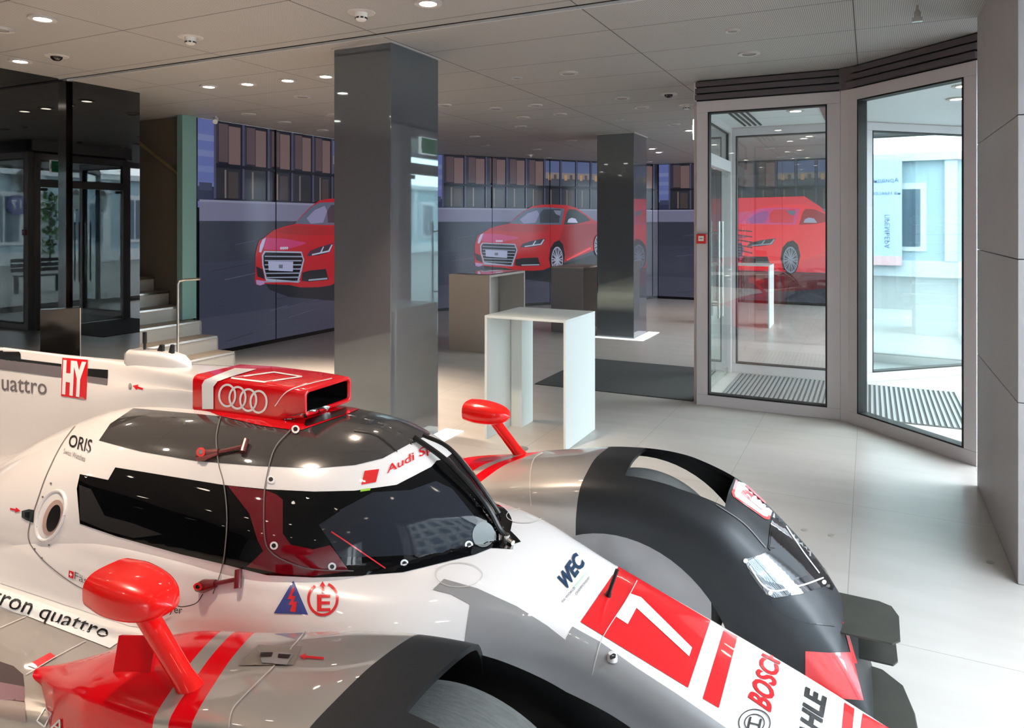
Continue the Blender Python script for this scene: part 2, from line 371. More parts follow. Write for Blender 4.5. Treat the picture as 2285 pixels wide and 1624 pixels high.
# ------------------------------------------------------------------ columns + floor plates with painted glow
def column(x0, x1, y0, y1, lab):
    g = G(); g.box(x0, x1, y0, y1, 0, HZ - .012); o = g.obj('square_column', M['column'], bevel=.004); tag(o, lab, 'column', 'grey glass columns')
    g = G(); g.box(x0 - .015, x1 + .015, y0 - .015, y1 + .015, HZ - .011, HZ - .001); r = g.obj('column_collar', M['lamp_ring'], o)
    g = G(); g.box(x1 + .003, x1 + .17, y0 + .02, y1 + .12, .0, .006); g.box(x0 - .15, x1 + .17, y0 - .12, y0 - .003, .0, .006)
    o = g.obj('painted_glow_plate', M['plate_glow'])
    tag(o, 'white floor plate with painted glow at the foot of ' + ('the near grey column' if y0 < 6 else 'the far grey column'), 'floor light', 'white floor plates')  # no lamp: plain white plate whose emission paints a downlight's bright patch
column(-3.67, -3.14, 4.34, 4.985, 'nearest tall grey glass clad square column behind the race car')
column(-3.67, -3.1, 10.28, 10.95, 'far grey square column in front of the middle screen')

# ------------------------------------------------------------------ stone pillars and facade windows
def pillar(y0, y1, num):
    g = G(); zs = [0, .182, .855, 1.53, 2.21, HZ]
    zs = [0, .855, 1.53, 2.21, HZ + .05]
    for i in range(4):
        g.box(.625, 1.45, y0, y1, zs[i] + .002, zs[i + 1] - .002)
    o = g.obj('wall_right_pier_%d' % num, M['stone'], kind='structure', bevel=.003)
pillar(4.10, 5.53, 1); pillar(-2.0, .4, 2); pillar(12.6, 13.6, 3)  # second pier, out of view, is widened to cut daylight on floor and nose
g = G(); g.box(.66, 1.4, 4.115, 5.515, 0, HZ); g.box(.66, 1.4, -1.985, .385, 0, HZ); g.obj('wall_right', M['alu_dark'], kind='structure')
wi = 0
for (y0, y1) in ((.4, 4.1), (-6.9, -2.0), (9.75, 12.6), (13.6, 16.1)):
    wi += 1
    e = empty('window_%d' % wi); e['kind'] = 'structure'
    g = G(); x0, x1 = 1.18, 1.26; n_ = max(1, round((y1 - y0) / 2.3)); st = (y1 - y0) / n_
    g.box(x0, x1, y0, y1, 0, .10); g.box(x0, x1, y0, y1, HZ - .12, HZ)
    for i in range(n_ + 1):
        yy = y0 + i * st; g.box(x0, x1, max(y0, yy - .045), min(y1, yy + .045), .1, HZ - .12)
    g.obj('window_frame', M['white_frame'], e)
    g = G(); g.box(1.215, 1.225, y0 + .02, y1 - .02, .1, HZ - .12); g.obj('window_pane', M['glass_win'], e)
    portal(1.30, y0, y1, .05, HZ)

# ------------------------------------------------------------------ glass lobby
A_, B_, C_ = (-1.455, 6.88), (-.182, 6.875), (.70, 5.985)
D_, E_, F_ = (-1.455, 8.56), (-.10, 8.58), (1.12, 9.72)
HT = 2.84                                               # underside of the louvre band
def frame_panel(name, p, q, lab, zt=2.84, fw=.105, t=.09, gm='glass', bl=.1, left=True, right=True, louvre=True, z0=0.0, grp='white framed glass lobby panels'):
    p = Vector(p); q = Vector(q); L = (q - p).length; a = math.atan2((q - p).y, (q - p).x)
    e = empty(name, (p.x, p.y, 0), a, lab, 'glass panel', grp)
    g = G(); g.box(0, L, -t / 2, t / 2, z0, z0 + bl); g.box(0, L, -t / 2, t / 2, zt - fw, zt)
    if left: g.box(0, fw, -t / 2, t / 2, z0 + bl, zt - fw)
    if right: g.box(L - fw, L, -t / 2, t / 2, z0 + bl, zt - fw)
    g.obj('frame', M['white_frame'], e, bevel=.003)
    g = G(); r = .012
    for x0, x1, a0, a1 in ((fw, L - fw, z0 + bl, z0 + bl + r), (fw, L - fw, zt - fw - r, zt - fw), (fw, fw + r, z0 + bl, zt - fw), (L - fw - r, L - fw, z0 + bl, zt - fw)):
        g.box(x0, x1, -t / 2 - .002, t / 2 + .002, a0, a1)
    g.obj('gasket', M['black'], e)
    g = G(); g.box(fw + .005, L - fw - .005, -.006, .006, z0 + bl + .005, zt - fw - .005); g.obj('glass_pane', M[gm], e)
    if louvre:
        g = G()
        for i in range(3):
            zb = zt + .012 + i * .062; g.box(-.01, L + .01, -t / 2 - .005 - .012 * (2 - i), t / 2, zb, zb + .046)
        g.obj('louvre', M['alu_dark'], e)
        g = G(); g.box(0, L, -t / 2 + .015, t / 2 - .015, zt, HZ - .004); g.obj('louvre_backing', M['black'], e)
    return e
frame_panel('lobby_glass_panel', A_, (B_[0] - .045, B_[1]), 'framed glass lobby panel straight ahead, red call point on its left jamb')
frame_panel('lobby_glass_panel', (B_[0] + .05, B_[1] - .05), C_, 'angled framed glass lobby panel ending at the stone pier', fw=.1)
frame_panel('lobby_glass_panel', D_, E_, 'rear framed glass panel inside the lobby, behind the metal grating', fw=.085, zt=2.78, louvre=False)
frame_panel('lobby_glass_panel', (E_[0] + .035, E_[1] + .035), F_, 'angled rear glass panel of the lobby reflecting the bright street', fw=.085, zt=2.78, gm='glass_refl', louvre=False)
g = G(); g.prism([(A_[0] + .03, A_[1] + .07), (B_[0], B_[1] + .07), (C_[0] + .1, C_[1] + .06), (1.24, 6.05), (1.24, 9.7), (F_[0], F_[1] - .06), (E_[0], E_[1] - .06), (D_[0] + .03, D_[1] - .06)], 2.79, 2.83)
g.obj('ceiling_lobby', M['whitepaint'], kind='structure')
g = G(); g.box(-1.47, 1.24, 8.5, 8.62, 2.83, HZ - .003); g.box(-1.49, -1.44, 6.88, 8.56, 2.86, HZ - .003); g.obj('trim_4', M['whitepaint'], kind='structure')
g = G()                                                  # ceiling slots in the lobby
for i in range(4): g.box(-1.25 + i * .055, -1.23 + i * .055, 7.1, 8.35, 2.778, 2.789)
o = g.obj('air_slot_diffuser', M['black']); tag(o, 'dark slot air diffuser in the white lobby ceiling', 'air vent')
g = G(); g.box(-.42, -.28, 7.0, 8.2, 2.775, 2.789); o = g.obj('ceiling_air_grille', M['alu_dark']); tag(o, 'wide grey grille strip in the white lobby ceiling', 'air vent')
def glass_door_set(name, x, y0, y1, lab, ndoors=2, hside=1):
    e = empty(name, (x, y0, 0), math.pi / 2, lab, 'door')
    L = y1 - y0; g = G()
    g.box(0, .075, -.045, .045, 0, 2.82); g.box(L - .075, L, -.045, .045, 0, 2.82); g.box(.075, L - .075, -.045, .045, 2.28, 2.40); g.box(.075, L - .075, -.045, .045, 2.72, 2.82)
    g.obj('frame', M['white_frame'], e, bevel=.003)
    g = G(); g.box(.075, L - .075, -.006, .006, 2.40, 2.72); g.obj('transom_pane', M['glass'], e)
    g = G(); g.box(.085, L - .085, -.02, .02, 2.40, 2.41); g.box(.085, L - .085, -.02, .02, 2.71, 2.72); g.box(.075, .085, -.02, .02, 2.4, 2.72); g.box(L - .085, L - .075, -.02, .02, 2.4, 2.72); g.obj('transom_gasket', M['black'], e)
    wd = (L - .15) / ndoors
    for i in range(ndoors):
        a0 = .075 + wd * i + .006; a1 = .075 + wd * (i + 1) - .006
        g = G(); g.box(a0, a1, -.006, .006, .012, 2.27); leaf = g.obj('door_leaf', M['glass'], e)
        hx = a1 - .09 if i % 2 == 0 else a0 + .09
        for s_ in (-1, 1):
            h = G(); h.tube([(hx, s_ * .06, .72), (hx, s_ * .06, 1.72)], .013, 12)
            for zb in (.85, 1.6): h.tube([(hx, 0, zb), (hx, s_ * .06, zb)], .008, 8)
            h.obj('pull_handle', M['steel'], leaf, smooth=True)
        h = G()
        px = a0 + .0 if i % 2 == 0 else a1 - .12
        h.box(px, px + .12, -.014, .014, .012, .06); h.obj('patch_fitting', M['steel'], leaf)
        h = G(); h.box(px, px + .12, -.014, .014, 2.22, 2.27); h.obj('patch_fitting', M['steel'], leaf)
    return e
glass_door_set('glass_door_set', -1.455, 6.93, 8.51, 'inner glass double door of the lobby with long steel pull handles')
glass_door_set('glass_door_set', 1.28, 6.05, 7.75, 'outer glass double door of the lobby opening to the street', 2)
frame_panel('lobby_glass_panel', (1.28, 7.76), (1.28, 9.74), 'street side glass panel of the lobby at its far corner', fw=.06, zt=2.82, louvre=False)
g = G(); g.box(1.2, 1.34, 5.5, 9.8, 2.83, 3.5); g.obj('wall_lobby_street', M['white_frame'], kind='structure')
portal(1.36, 6.0, 9.75, .02, 2.8)
g = G(); g.prism([(-.225, 6.83), (-.215, 6.925), (-.12, 6.92), (-.05, 6.84), (-.12, 6.77)], 0, 2.84); g.obj('trim_5', M['white_frame'], kind='structure')
g = G(); g.prism([(-.235, 6.815), (-.215, 6.925), (-.12, 6.92), (-.05, 6.84), (-.125, 6.755)], 2.84, HZ - .004); g.obj('trim_6', M['alu_dark'], kind='structure')
# floor grating in the lobby
e = empty('floor_grating', (0, 0, 0), 0, 'ribbed metal entrance grating set in the lobby floor', 'floor grating')
g = G(); g.box(-1.32, .78, 6.97, 8.47, .001, .004); g.obj('grating_base', mat('grating_dark', (70, 70, 70), .7), e)
g = G(); x = -1.31
while x < .76: g.box(x, x + .022, 6.975, 8.465, .004, .012); x += .044
g.obj('grating_rib', mat('grating_rib_metal', (150, 150, 150), .4, .4), e)
g = G(); g.prism([(-3.17, 6.93), (-1.51, 6.93), (-1.51, 8.55), (-3.17, 8.55)], .0, .008)
o = g.obj('door_mat', M['carpet'], bevel=.002); tag(o, 'dark grey carpet mat on the floor before the lobby door', 'mat')
# red call point + exit sign
e = empty('fire_call_point', (-1.405, 6.825, 1.555), 0, 'small red fire alarm call point on the white lobby frame', 'fire alarm')
g = G(); g.box(-.045, .045, -.03, 0, -.045, .045); g.obj('housing', M['red_sign'], e, bevel=.004)
g = G(); g.box(-.024, .024, -.034, -.03, -.02, .026); g.obj('white_plate', M['smoke'], e)
g = G(); g.box(-.014, .014, -.036, -.034, .0, .006); g.obj('press_mark', M['dark_plastic'], e)
# exit sign hung next to the lobby
pq = W(1553, 255, y=6.95)
e = empty('exit_sign', (pq.x - .05, 7.3, 0), 0, 'illuminated exit sign box hanging beside the lobby frame', 'exit sign')
g = G(); g.box(-.02, .02, -.17, .17, 2.52, 2.72); g.obj('sign_box', M['exitwhite'], e, bevel=.004)
g = G(); g.box(-.024, -.0202, -.16, .16, 2.53, 2.71); g.obj('green_sign_face', M['green'], e)
g = G(); g.tube([(0, 0, 2.72), (0, 0, HZ)], .008); g.obj('hanger', M['steel'], e)
EXIT_E = e

# ------------------------------------------------------------------ tables and counters
def high_table(x0, x1, y0, y1, zt, lab, m, name='high_table', axis='x', t=.02, mid=None, grp='display tables', screen=False, m2=None):
    e = empty(name, ((x0 + x1) / 2, (y0 + y1) / 2, 0), 0, lab, 'table', grp)
    cx, cy = (x0 + x1) / 2, (y0 + y1) / 2; hx, hy = (x1 - x0) / 2, (y1 - y0) / 2
    g = G(); g.box(-hx, hx, -hy, hy, zt - t, zt); g.obj('tabletop', m, e, bevel=.002)
    for s_ in (-1, 1):
        g = G()
        if axis == 'x': g.box(s_ * hx - (t if s_ > 0 else 0), s_ * hx + (0 if s_ > 0 else t), -hy, hy, 0, zt - t)
        else: g.box(-hx, hx, s_ * hy - (t if s_ > 0 else 0), s_ * hy + (0 if s_ > 0 else t), 0, zt - t)
        g.obj('leg', m, e, bevel=.002)
    if mid:
        g = G(); g.box(*mid); g.obj('inner_panel', m2 or m, e)
    if screen:
        g = G(); g.box(-hx * .78, hx * .78, -hy * .8, hy * .8, zt, zt + .004); g.obj('touch_screen', mat('dark_touch_glass', (10, 10, 14), .03, ior=1.7), e)
    return e
high_table(-2.72, -2.03, 5.0, 5.64, .975, 'white high table in front, behind the silver race car fender', M['white_lam'], mid=(-.32, -.22, .1, .318, .0, .95))
high_table(-5.06, -4.44, 8.3, 9.38, 1.02, 'beige counter with a dark touch screen in its top', M['beige_lam'], 'display_counter', 'y', .03, mid=(-.29, -.1, -.5, .5, .0, .98), screen=True)
high_table(-4.48, -3.95, 10.42, 11.3, 1.02, 'grey sided counter partly behind the far column', M['beige_lam'], 'display_counter', 'y', .025, mid=(-.262, .262, -.443, -.44, .0, 1.0), m2=M['grey_lam'])
high_table(-2.42, -1.45, 12.3, 12.9, 1.02, 'white high table seen through the glass lobby', M['white_lam'])
# pedestal by the black wall
e = empty('black_pedestal', (-6.05, 3.72, 0), 1.02, 'black pedestal with light edge before the black glass wall', 'pedestal')
g = G(); g.box(-.14, .14, -.05, .05, 0, .99); g.obj('pedestal_body', mat('black_lacquer', (14, 14, 13), .08), e)
g = G(); g.box(.14, .146, -.055, -.045, 0, .99); g.obj('edge_strip', M['steel'], e)

# ------------------------------------------------------------------ stairs
st_m = mat('stair_riser', (168, 166, 160), .5); tr_m = mat('stair_tread', (150, 140, 126), .5)
e = empty('staircase', (-6.81, 5.6, 0), 0, 'pale stone staircase rising left beside the black glass wall', 'stairs')
for i in range(11):
    g = G(); x1 = -i * .285; x0 = x1 - .285 if i < 10 else x1 - 1.2; z1 = .168 * (i + 1)
    g.box(x0, x1, -.67, .66, 0, z1 - .03); s_ = g.obj('stair_step', st_m, e)
    g = G(); g.box(x0, x1 + .006, -.67, .66, z1 - .03, z1); g.obj('tread', tr_m, s_)
    g = G(); g.box(x1, x1 + .008, -.67, .66, z1 - .022, z1 + .001); g.box(x1 - .0, x1 + .008, .652, .662, z1 - .165, z1); g.obj('nosing', M['steel'], s_)
g = G(); a0 = W(397, 700, y=5.35); 
g.tube([(a0.x, 5.35, 0), (a0.x, 5.35, 1.05), (a0.x + .01, 5.36, 1.08), (a0.x + .05, 5.4, 1.092), (a0.x + .2, 5.47, 1.1)], .014, 12)
o = g.obj('stair_handrail', M['steel'], smooth=True); tag(o, 'thin steel handrail post at the foot of the stairs', 'handrail')
g = G(); g.tube([(-7.6, 6.2, 2.25), (-8.8, 6.2, 2.95)], .02, 10)
for q in (.2, .8): g.tube([(-7.6 - 1.2 * q, 6.2, 2.25 + .7 * q), (-7.6 - 1.2 * q, 6.26, 2.2 + .7 * q)], .008, 8)
o = g.obj('wall_handrail', mat('bronze_rail', (170, 152, 112), .35, .5), smooth=True); tag(o, 'sloping brown handrail on the stairwell wall', 'handrail')
g = G(); g.box(-7.655, -7.56, 6.14, 6.345, .512, HZ); o = g.obj('glass_wall_edge', mat('teal_glass_panel', (120, 160, 156), .05, ior=1.7)); tag(o, 'tall narrow pale teal glass panel between stairs and screen', 'glass panel')
e = empty('security_camera', tuple(W(481, 268, x=-7.3)), 0, 'small security camera under the ceiling beside the left screen', 'camera')
g = G(); g.tube([(0, 0, .1), (0, 0, .02)], .012); g.obj('bracket', M['smoke'], e, smooth=True)
g = G(); g.tube([(-.03, .03, .02), (.05, -.05, -.03)], .03, 16); g.obj('camera_body', M['smoke'], e, smooth=True)

# ------------------------------------------------------------------ ceiling fittings
def spot(x, y, on=True, r=.085, lab=None, power=330, grp=None):
    e = empty('downlight', (x, y, HZ), 0, lab, 'ceiling light', grp or ('lit round ceiling downlights' if on else 'unlit round ceiling downlights'))
    g = G(); g.lathe([(r * .62, -.012), (r * .66, -.004), (r * .98, -.012), (r * 1.0, -.006), (r * 1.0, .0)], 32); g.obj('lamp_ring', M['lamp_ring'], e, smooth=True)
    g = G(); g.lathe([(0, -.006), (r * .62, -.006), (r * .62, .0)], 24); g.obj('lamp_glass', M['lamp' if on else 'lamp_off'], e)
    if on and power:
        d = bpy.data.lights.new('downlight_beam', 'SPOT'); d.energy = power; d.color = (1, .80, .62); d.spot_size = math.radians(80); d.spot_blend = .7; d.shadow_soft_size = .05
        o = bpy.data.objects.new('downlight_beam', d); COL.objects.link(o); o.parent = e; o.location = (0, 0, -.03)
    return e
def cl(px, py): p = W(px, py, z=HZ); return p.x, p.y
spot(*cl(95, 40), lab='lit downlight at the upper left corner of the photo')
spot(*cl(45, 135), lab='lit downlight above the black glass wall')
spot(*cl(955, 5), lab='lit downlight cut by the top edge above the near column')
spot(*cl(466, 192), lab='lit downlight, leftmost in the row left of the near column')
spot(*cl(552, 186), lab='lit downlight, second from left in the row left of the near column')
spot(*cl(642, 178), lab='lit downlight, third from left in the row left of the near column')
spot(*cl(727, 169), lab='lit downlight half hidden by the near column')
spot(*cl(0, 64), on=False, lab='unlit downlight cut by the left edge of the photo')
U = [((1269, 162), 'large unlit downlight right of the near column'), ((1672, 118), 'unlit downlight nearest above the glass lobby'),
     ((675, 215), 'unlit downlight behind the lit row left of the near column'), ((555, 254), 'unlit downlight above the left screen, leftmost'), ((635, 272), 'unlit downlight above the left screen, middle'), ((720, 290), 'unlit downlight above the left screen beside the near column'),
     ((1388, 218), 'unlit downlight midway between near column and exit sign'), ((1432, 239), 'unlit downlight just right of the far column top'), ((1194, 234), 'unlit downlight upper one of the cluster right of the near column'),
     ((1105, 241), 'unlit downlight left one of the cluster right of the near column'), ((1167, 261), 'unlit downlight lower one of the cluster right of the near column'), ((1250, 254), 'unlit downlight right one of the cluster right of the near column'), ((1504, 277), 'unlit downlight left of the exit sign'),
     ((1060, 304), 'unlit downlight over the middle screen, left'), ((1198, 333), 'unlit downlight over the middle screen, centre'), ((1345, 383 - 70), 'unlit downlight left beside the far column')]
for (p, lab) in U[:-1]: spot(*cl(*p), on=False, lab=lab)
for p, lab in (((1538, 290), 'small lit downlight below the exit sign'), ((1455, 333 - 2), 'small lit downlight right of the far column'), ((1470, 339), 'farthest small lit downlight right of the far column')):
    spot(*cl(*p), lab=lab, power=40)
for p, lab in (((1635, 67), 'small unlit downlight above the glass lobby'), ((1153, 173), 'smallest round ceiling fitting right of the near column'), ((1383, 266), 'small round ceiling fitting above the far column')):
    spot(*cl(*p), on=False, r=.05, lab=lab)
k_ = 0
for y in (2.85, 1.3, -.3, -2.0, -4.2):
    for x in (-6.2, -5.3, -4.4, -3.5, -2.4, -1.2, -.1):
        if y == 2.85 and x < -2.6 and abs(x + 4.9) < .6: continue
        p = spot(x, y, lab='lit downlight in the ceiling above and behind the race car', power=110 if x < -2 else 0, grp='downlights above and behind the car')
for y in (6.6, 8.6, 10.5, 13.2, 15):
    for x in (-6.2, -4.6, -1.9):
        if y > 12 or x < -4: spot(x + .3, y + .35, on=False, lab='unlit downlight in the rear part of the showroom', grp='rear showroom downlights')
def smoke(px, py, lab):
    x, y = cl(px, py); e = empty('smoke_detector', (x, y, HZ), 0, lab, 'smoke detector', 'smoke detectors')
    g = G(); g.lathe([(0, -.004), (.085, -.004), (.088, 0)], 32); g.obj('mounting_plate', M['lamp_ring'], e, smooth=True)
    g = G(); g.lathe([(.042, -.004), (.04, -.02), (.036, -.03), (.034, -.045), (.026, -.052), (0, -.053)], 24); g.obj('sensor_head', M['smoke'], e, smooth=True)
    g = G()
    for i in range(8):
        a = i * math.pi / 4; g.box(.034, .0385, -.009, .009, -.042, -.033, 0, Matrix.Rotation(a, 4, 'Z'))
    g.obj('sensor_slot', M['dark_plastic'], e)
smoke(425, 83, 'white smoke detector, leftmost on the ceiling'); smoke(806, 28, 'white smoke detector above the near column')
smoke(1532, 234, 'white smoke detector beside the exit sign'); smoke(1183, 345, 'white smoke detector far off over the middle screen')
for p, lab in (((126, 125), 'dark dome camera in the ceiling above the black wall'), ((1492, 210), 'dark dome camera in the ceiling left of the exit sign')):
    x, y = cl(*p); e = empty('dome_camera', (x, y, HZ), 0, lab, 'camera', 'ceiling dome cameras')
    g = G(); g.lathe([(.03, -.008), (.085, -.006), (.088, 0)], 32); g.obj('ring', M['lamp_ring'], e, smooth=True)
    g = G(); g.lathe([(.045, -.006), (.04, -.022), (.024, -.036), (0, -.04)], 20); g.obj('dome', mat('dark_dome', (20, 16, 16), .1), e, smooth=True)
x, y = cl(2047, 12)
e = empty('sprinkler_head', (x, y, HZ), 0, 'small chrome ceiling fitting above the angled lobby window', 'sprinkler')
g = G(); g.tube([(0, 0, 0), (0, 0, -.05)], .008, 10); g.obj('pipe', M['steel'], e, smooth=True)
g = G(); g.tube([(0, 0, -.03), (0, 0, -.045), (.0, 0, -.075)], [.012, .02, .018], 10); g.obj('head', M['steel'], e, smooth=True)
g = G(); g.box(-.028, .028, -.014, .014, -.1, -.075); g.obj('deflector', M['steel'], e)
for px, py, lab in ((2150, 190, 'lit downlight in the white lobby ceiling, nearer one'), (2135, 219, 'lit downlight in the white lobby ceiling, farther one'), (1752, 240, 'lit downlight in the lobby ceiling near the grille'), (1775, 246, 'lit downlight in the lobby ceiling beyond the grille')):
    p = W(px, py, z=2.79); s_ = spot(p.x, p.y, lab=lab, power=25); s_.location.z = 2.79
# floor boxes
def disc(px, py, r, lab, m, name='floor_box', grp=None):
    p = W(px, py, z=0); g = G(); g.lathe([(0, .004), (r * .9, .004), (r, .002), (r, 0)], 24); o = g.obj(name, m, smooth=True); o.location = (p.x, p.y, 0); tag(o, lab, 'floor fitting', grp)
disc(1160, 1001, .065, 'round grey floor box under the white high table', mat('floor_box_grey', (120, 118, 114), .4))
fs = mat('floor_stud', (160, 154, 146), .4)
disc(1795, 1183, .018, 'small round metal floor stud, left one of the pair on the bare floor', fs, 'floor_stud', 'floor studs'); disc(1855, 1195, .018, 'small round metal floor stud, right one of the pair on the bare floor', fs, 'floor_stud', 'floor studs'); disc(2210, 1255, .018, 'small round metal floor stud near the stone pier', fs, 'floor_stud', 'floor studs')

# ------------------------------------------------------------------ the street outside
g = G(); g.box(FA + .6, 60, -60, 90, -.12, -.02); o = g.obj('street_paving', speckle(mat('pavement', (110, 112, 112), .8), (98, 100, 100), (122, 124, 122), 3)); o['kind'] = 'structure'
# far-side facade with pilasters and windows
fac = mat('pale_facade_plaster', (146, 168, 178), .8); fac2 = mat('white_facade_trim', (190, 196, 200), .7); dwin = mat('facade_window_glass', (60, 84, 100), .1)
FX = 18.0
e = empty('street_building', (FX, 0, 0), 0, 'pale blue classical building across the street', 'building')
g = G(); g.box(0, 3, -30, 60, -.1, 3.9); g.obj('facade_wall', fac, e)
g = G(); g.box(-.25, 0, -30, 60, 3.7, 3.95); g.box(-.12, 0, -30, 60, -.05, .5); g.obj('cornice', fac2, e)
yy = -26.5
while yy < 58:
    for z0 in (.9,):
        g = G(); g.box(-.06, 0, yy - .75, yy + .75, z0 - .1, z0 + 2.1); wf = g.obj('window_surround', fac2, e)
        g = G(); g.box(-.075, -.06, yy - .58, yy - .04, z0 + .05, z0 + 1.9); g.box(-.075, -.06, yy + .04, yy + .58, z0 + .05, z0 + 1.9); g.obj('pane', dwin, wf)
    g = G(); g.box(-.15, 0, yy + 1.25, yy + 1.6, .5, 3.7); g.obj('pilaster', fac2, e)
    yy += 2.9
e = empty('tall_street_building', (13.0, 0, 0), 0, 'tall white office building across the street, mirrored in the far headlight', 'building')
g = G(); g.box(0, 4, -30, 4.5, -.1, 13); g.obj('facade_wall', mat('office_facade', (176, 178, 178), .8), e)
for fl_ in range(4):
    g = G(); y_ = -29
    while y_ < 3.5: g.box(-.04, 0, y_, y_ + .9, 1.0 + fl_ * 3.0, 2.9 + fl_ * 3.0); y_ += 1.7
    g.obj('window_row', dwin, e)
    g = G(); g.box(-.18, 0, -30, 4.5, 3.3 + fl_ * 3.0, 3.45 + fl_ * 3.0); g.obj('floor_band', fac2, e)
# theatre poster (readable from the lobby side, seen mirrored in the angled pane)
def mirror_pt(px, py, X):
    p = Vector((*E_, 0)); q = Vector((*F_, 0)); d = (q - p).normalized(); nn = Vector((-d.y, d.x, 0)); r = rayd(px, py)
    t = (p - Vector((0, 0, 0))).dot(nn) / r.dot(nn); hpt = CAM + r * t; r2 = r - nn * (2 * r.dot(nn)); return hpt + r2 * ((X - hpt.x) / r2.x)
mp_ = [mirror_pt(x_, y_, FX - .2) for x_, y_ in ((1932, 590), (2010, 590), (2010, 355), (1932, 355))]
ys = sorted([mp_[0].y, mp_[1].y]); zs_ = sorted([mp_[0].z, mp_[2].z])
e = empty('theatre_poster', (FX - .34, 0, 0), 0, 'pale blue theatre poster with Cyrillic lettering, mirrored in the angled glass', 'poster')
g = G(); g.box(0, .05, ys[0], ys[1], zs_[0], zs_[1]); g.obj('poster_sheet', mat('poster_blue', (176, 200, 224), .6), e)
g = G(); g.box(-.005, 0, ys[0], ys[1], zs_[0], zs_[0] + .3); g.obj('poster_band', mat('poster_pink', (216, 176, 178), .6), e)
def wtext(s_, size, loc, rot, m, parent):
    c = bpy.data.curves.new('lettering', 'FONT'); c.body = s_; c.size = size; c.align_x = 'CENTER'; c.align_y = 'CENTER'; c.extrude = .002
    o = bpy.data.objects.new('tmp_text', c); COL.objects.link(o); bpy.context.view_layer.update(); me = bpy.data.meshes.new_from_object(o); bpy.data.objects.remove(o)
    me.materials.clear(); me.materials.append(m); o = bpy.data.objects.new('lettering', me); COL.objects.link(o); o.parent = parent; o.location = loc; o.rotation_euler = rot; return o
wtext('ВЫХОД', .1, (-.0252, 0, 2.62), (math.pi / 2, 0, -math.pi / 2), M['smoke'], EXIT_E)
inkp = mat('poster_ink', (90, 104, 140), .6)
yc, zc = (ys[0] + ys[1]) / 2, zs_[1]; sz = (ys[1] - ys[0])
wtext('Ариадна', sz * .2, (-.01, yc, zc - (zs_[1] - zs_[0]) * .2), (math.pi / 2, 0, -math.pi / 2), inkp, e)
wtext('на Наксосе', sz * .17, (-.01, yc, zc - (zs_[1] - zs_[0]) * .32), (math.pi / 2, 0, -math.pi / 2), inkp, e)
wtext('ПРЕМЬЕРА', sz * .2, (-.01, yc + sz * .1, zc - (zs_[1] - zs_[0]) * .68), (math.pi / 2, math.pi / 2, -math.pi / 2), inkp, e)
# street furniture seen in the black wall's reflection
def mir2(px, py, X):
    r = rayd(px, py); t = -6.70 / r.x; hp = CAM + r * t; r2 = Vector((-r.x, r.y, r.z)); return hp + r2 * ((X - hp.x) / r2.x)
lp = mir2(200, 600, 3.4)
e = empty('street_lamp', (lp.x, lp.y, -.02), 0, 'dark two lantern street lamp outside, mirrored in the black wall', 'street lamp')
g = G(); g.tube([(0, 0, 0), (0, 0, .9), (0, 0, 1.0), (0, 0, 2.3)], [.12, .09, .05, .04], 14); g.tube([(0, -.35, 2.0), (0, -.2, 2.12), (0, 0, 2.0), (0, .2, 2.12), (0, .35, 2.0)], .015, 8)
g.obj('post', M['dark_plastic'], e, smooth=True)
for s_ in (-1, 1):
    g = G(); g.tube([(0, s_ * .33, 2.05), (0, s_ * .33, 2.4)], [.08, .15], 4); ln = g.obj('lantern', mat('lantern_glass', (170, 180, 180), .3), e)
    g = G(); g.tube([(0, s_ * .33, 2.4), (0, s_ * .33, 2.52)], [.17, .03], 4); g.obj('lantern_cap', M['dark_plastic'], ln)
bp = mir2(95, 640, 5.0)
e = empty('street_bench', (bp.x, bp.y, -.02), 0, 'dark slatted street bench outside, mirrored in the black wall', 'bench')
g = G()
for i in range(4): g.box(-.25 + i * .12, -.16 + i * .12, -.6, .6, .42, .45)
g.obj('seat', M['dark_plastic'], e)
g = G()
for i in range(3): g.box(.24, .27, -.6, .6, .52 + i * .12, .61 + i * .12)
g.obj('backrest', M['dark_plastic'], e)
for s_ in (-1, 1):
    g = G(); g.box(-.22, -.16, s_ * .5 - .04, s_ * .5 + .04, 0, .42); g.box(.18, .25, s_ * .5 - .04, s_ * .5 + .04, 0, .42); g.obj('leg', M['dark_plastic'], e)
np_ = mir2(38, 457, FX - .15)
e = empty('house_number_plate', tuple(np_), 0, 'oval dark blue house number plate 17, mirrored in the black wall', 'sign')
g = G(); g.lathe([(0, -.03), (.42, -.03), (.42, .0)], 24, axis='x'); o = g.obj('plate', mat('enamel_blue', (40, 50, 110), .3), e); 
wtext('17', .5, (-.04, 0, 0), (math.pi / 2, 0, -math.pi / 2), fac2, e)
wlp = mir2(50, 402, FX - .3)
e = empty('wall_lantern', tuple(wlp), 0, 'dark wall lantern on the pale building, mirrored in the black wall', 'street lamp')
g = G(); g.tube([(0, 0, -.5), (0, 0, -.2), (0, 0, .25), (0, 0, .45)], [.05, .18, .26, .03], 6); g.box(0, .3, -.03, .03, -.5, -.42); g.obj('lantern_body', M['dark_plastic'], e)
sg = mat('shrub_leaves', (70, 110, 60), .8)
e = empty('street_shrub', tuple(mir2(112, 470, FX - .5)), 0, 'leafy green shrub against the building, mirrored in the black wall', 'shrub'); e.location.z = 0
g = G()
for i in range(160):
    a = random.uniform(0, 6.28); r = random.uniform(0, .6); z = random.uniform(.4, 3.0); c = Vector((r * math.cos(a) * .4, r * math.sin(a), z))
    d1 = Vector((random.gauss(0, 1), random.gauss(0, 1), random.gauss(0, 1))).normalized() * .14; d2 = d1.cross(Vector((.3, .5, .8))).normalized() * .08
    b0 = len(g.v); g.v += [tuple(c - d1), tuple(c + d2), tuple(c + d1), tuple(c - d2)]; g.f.append((b0, b0 + 1, b0 + 2, b0 + 3)); g.m.append(0)
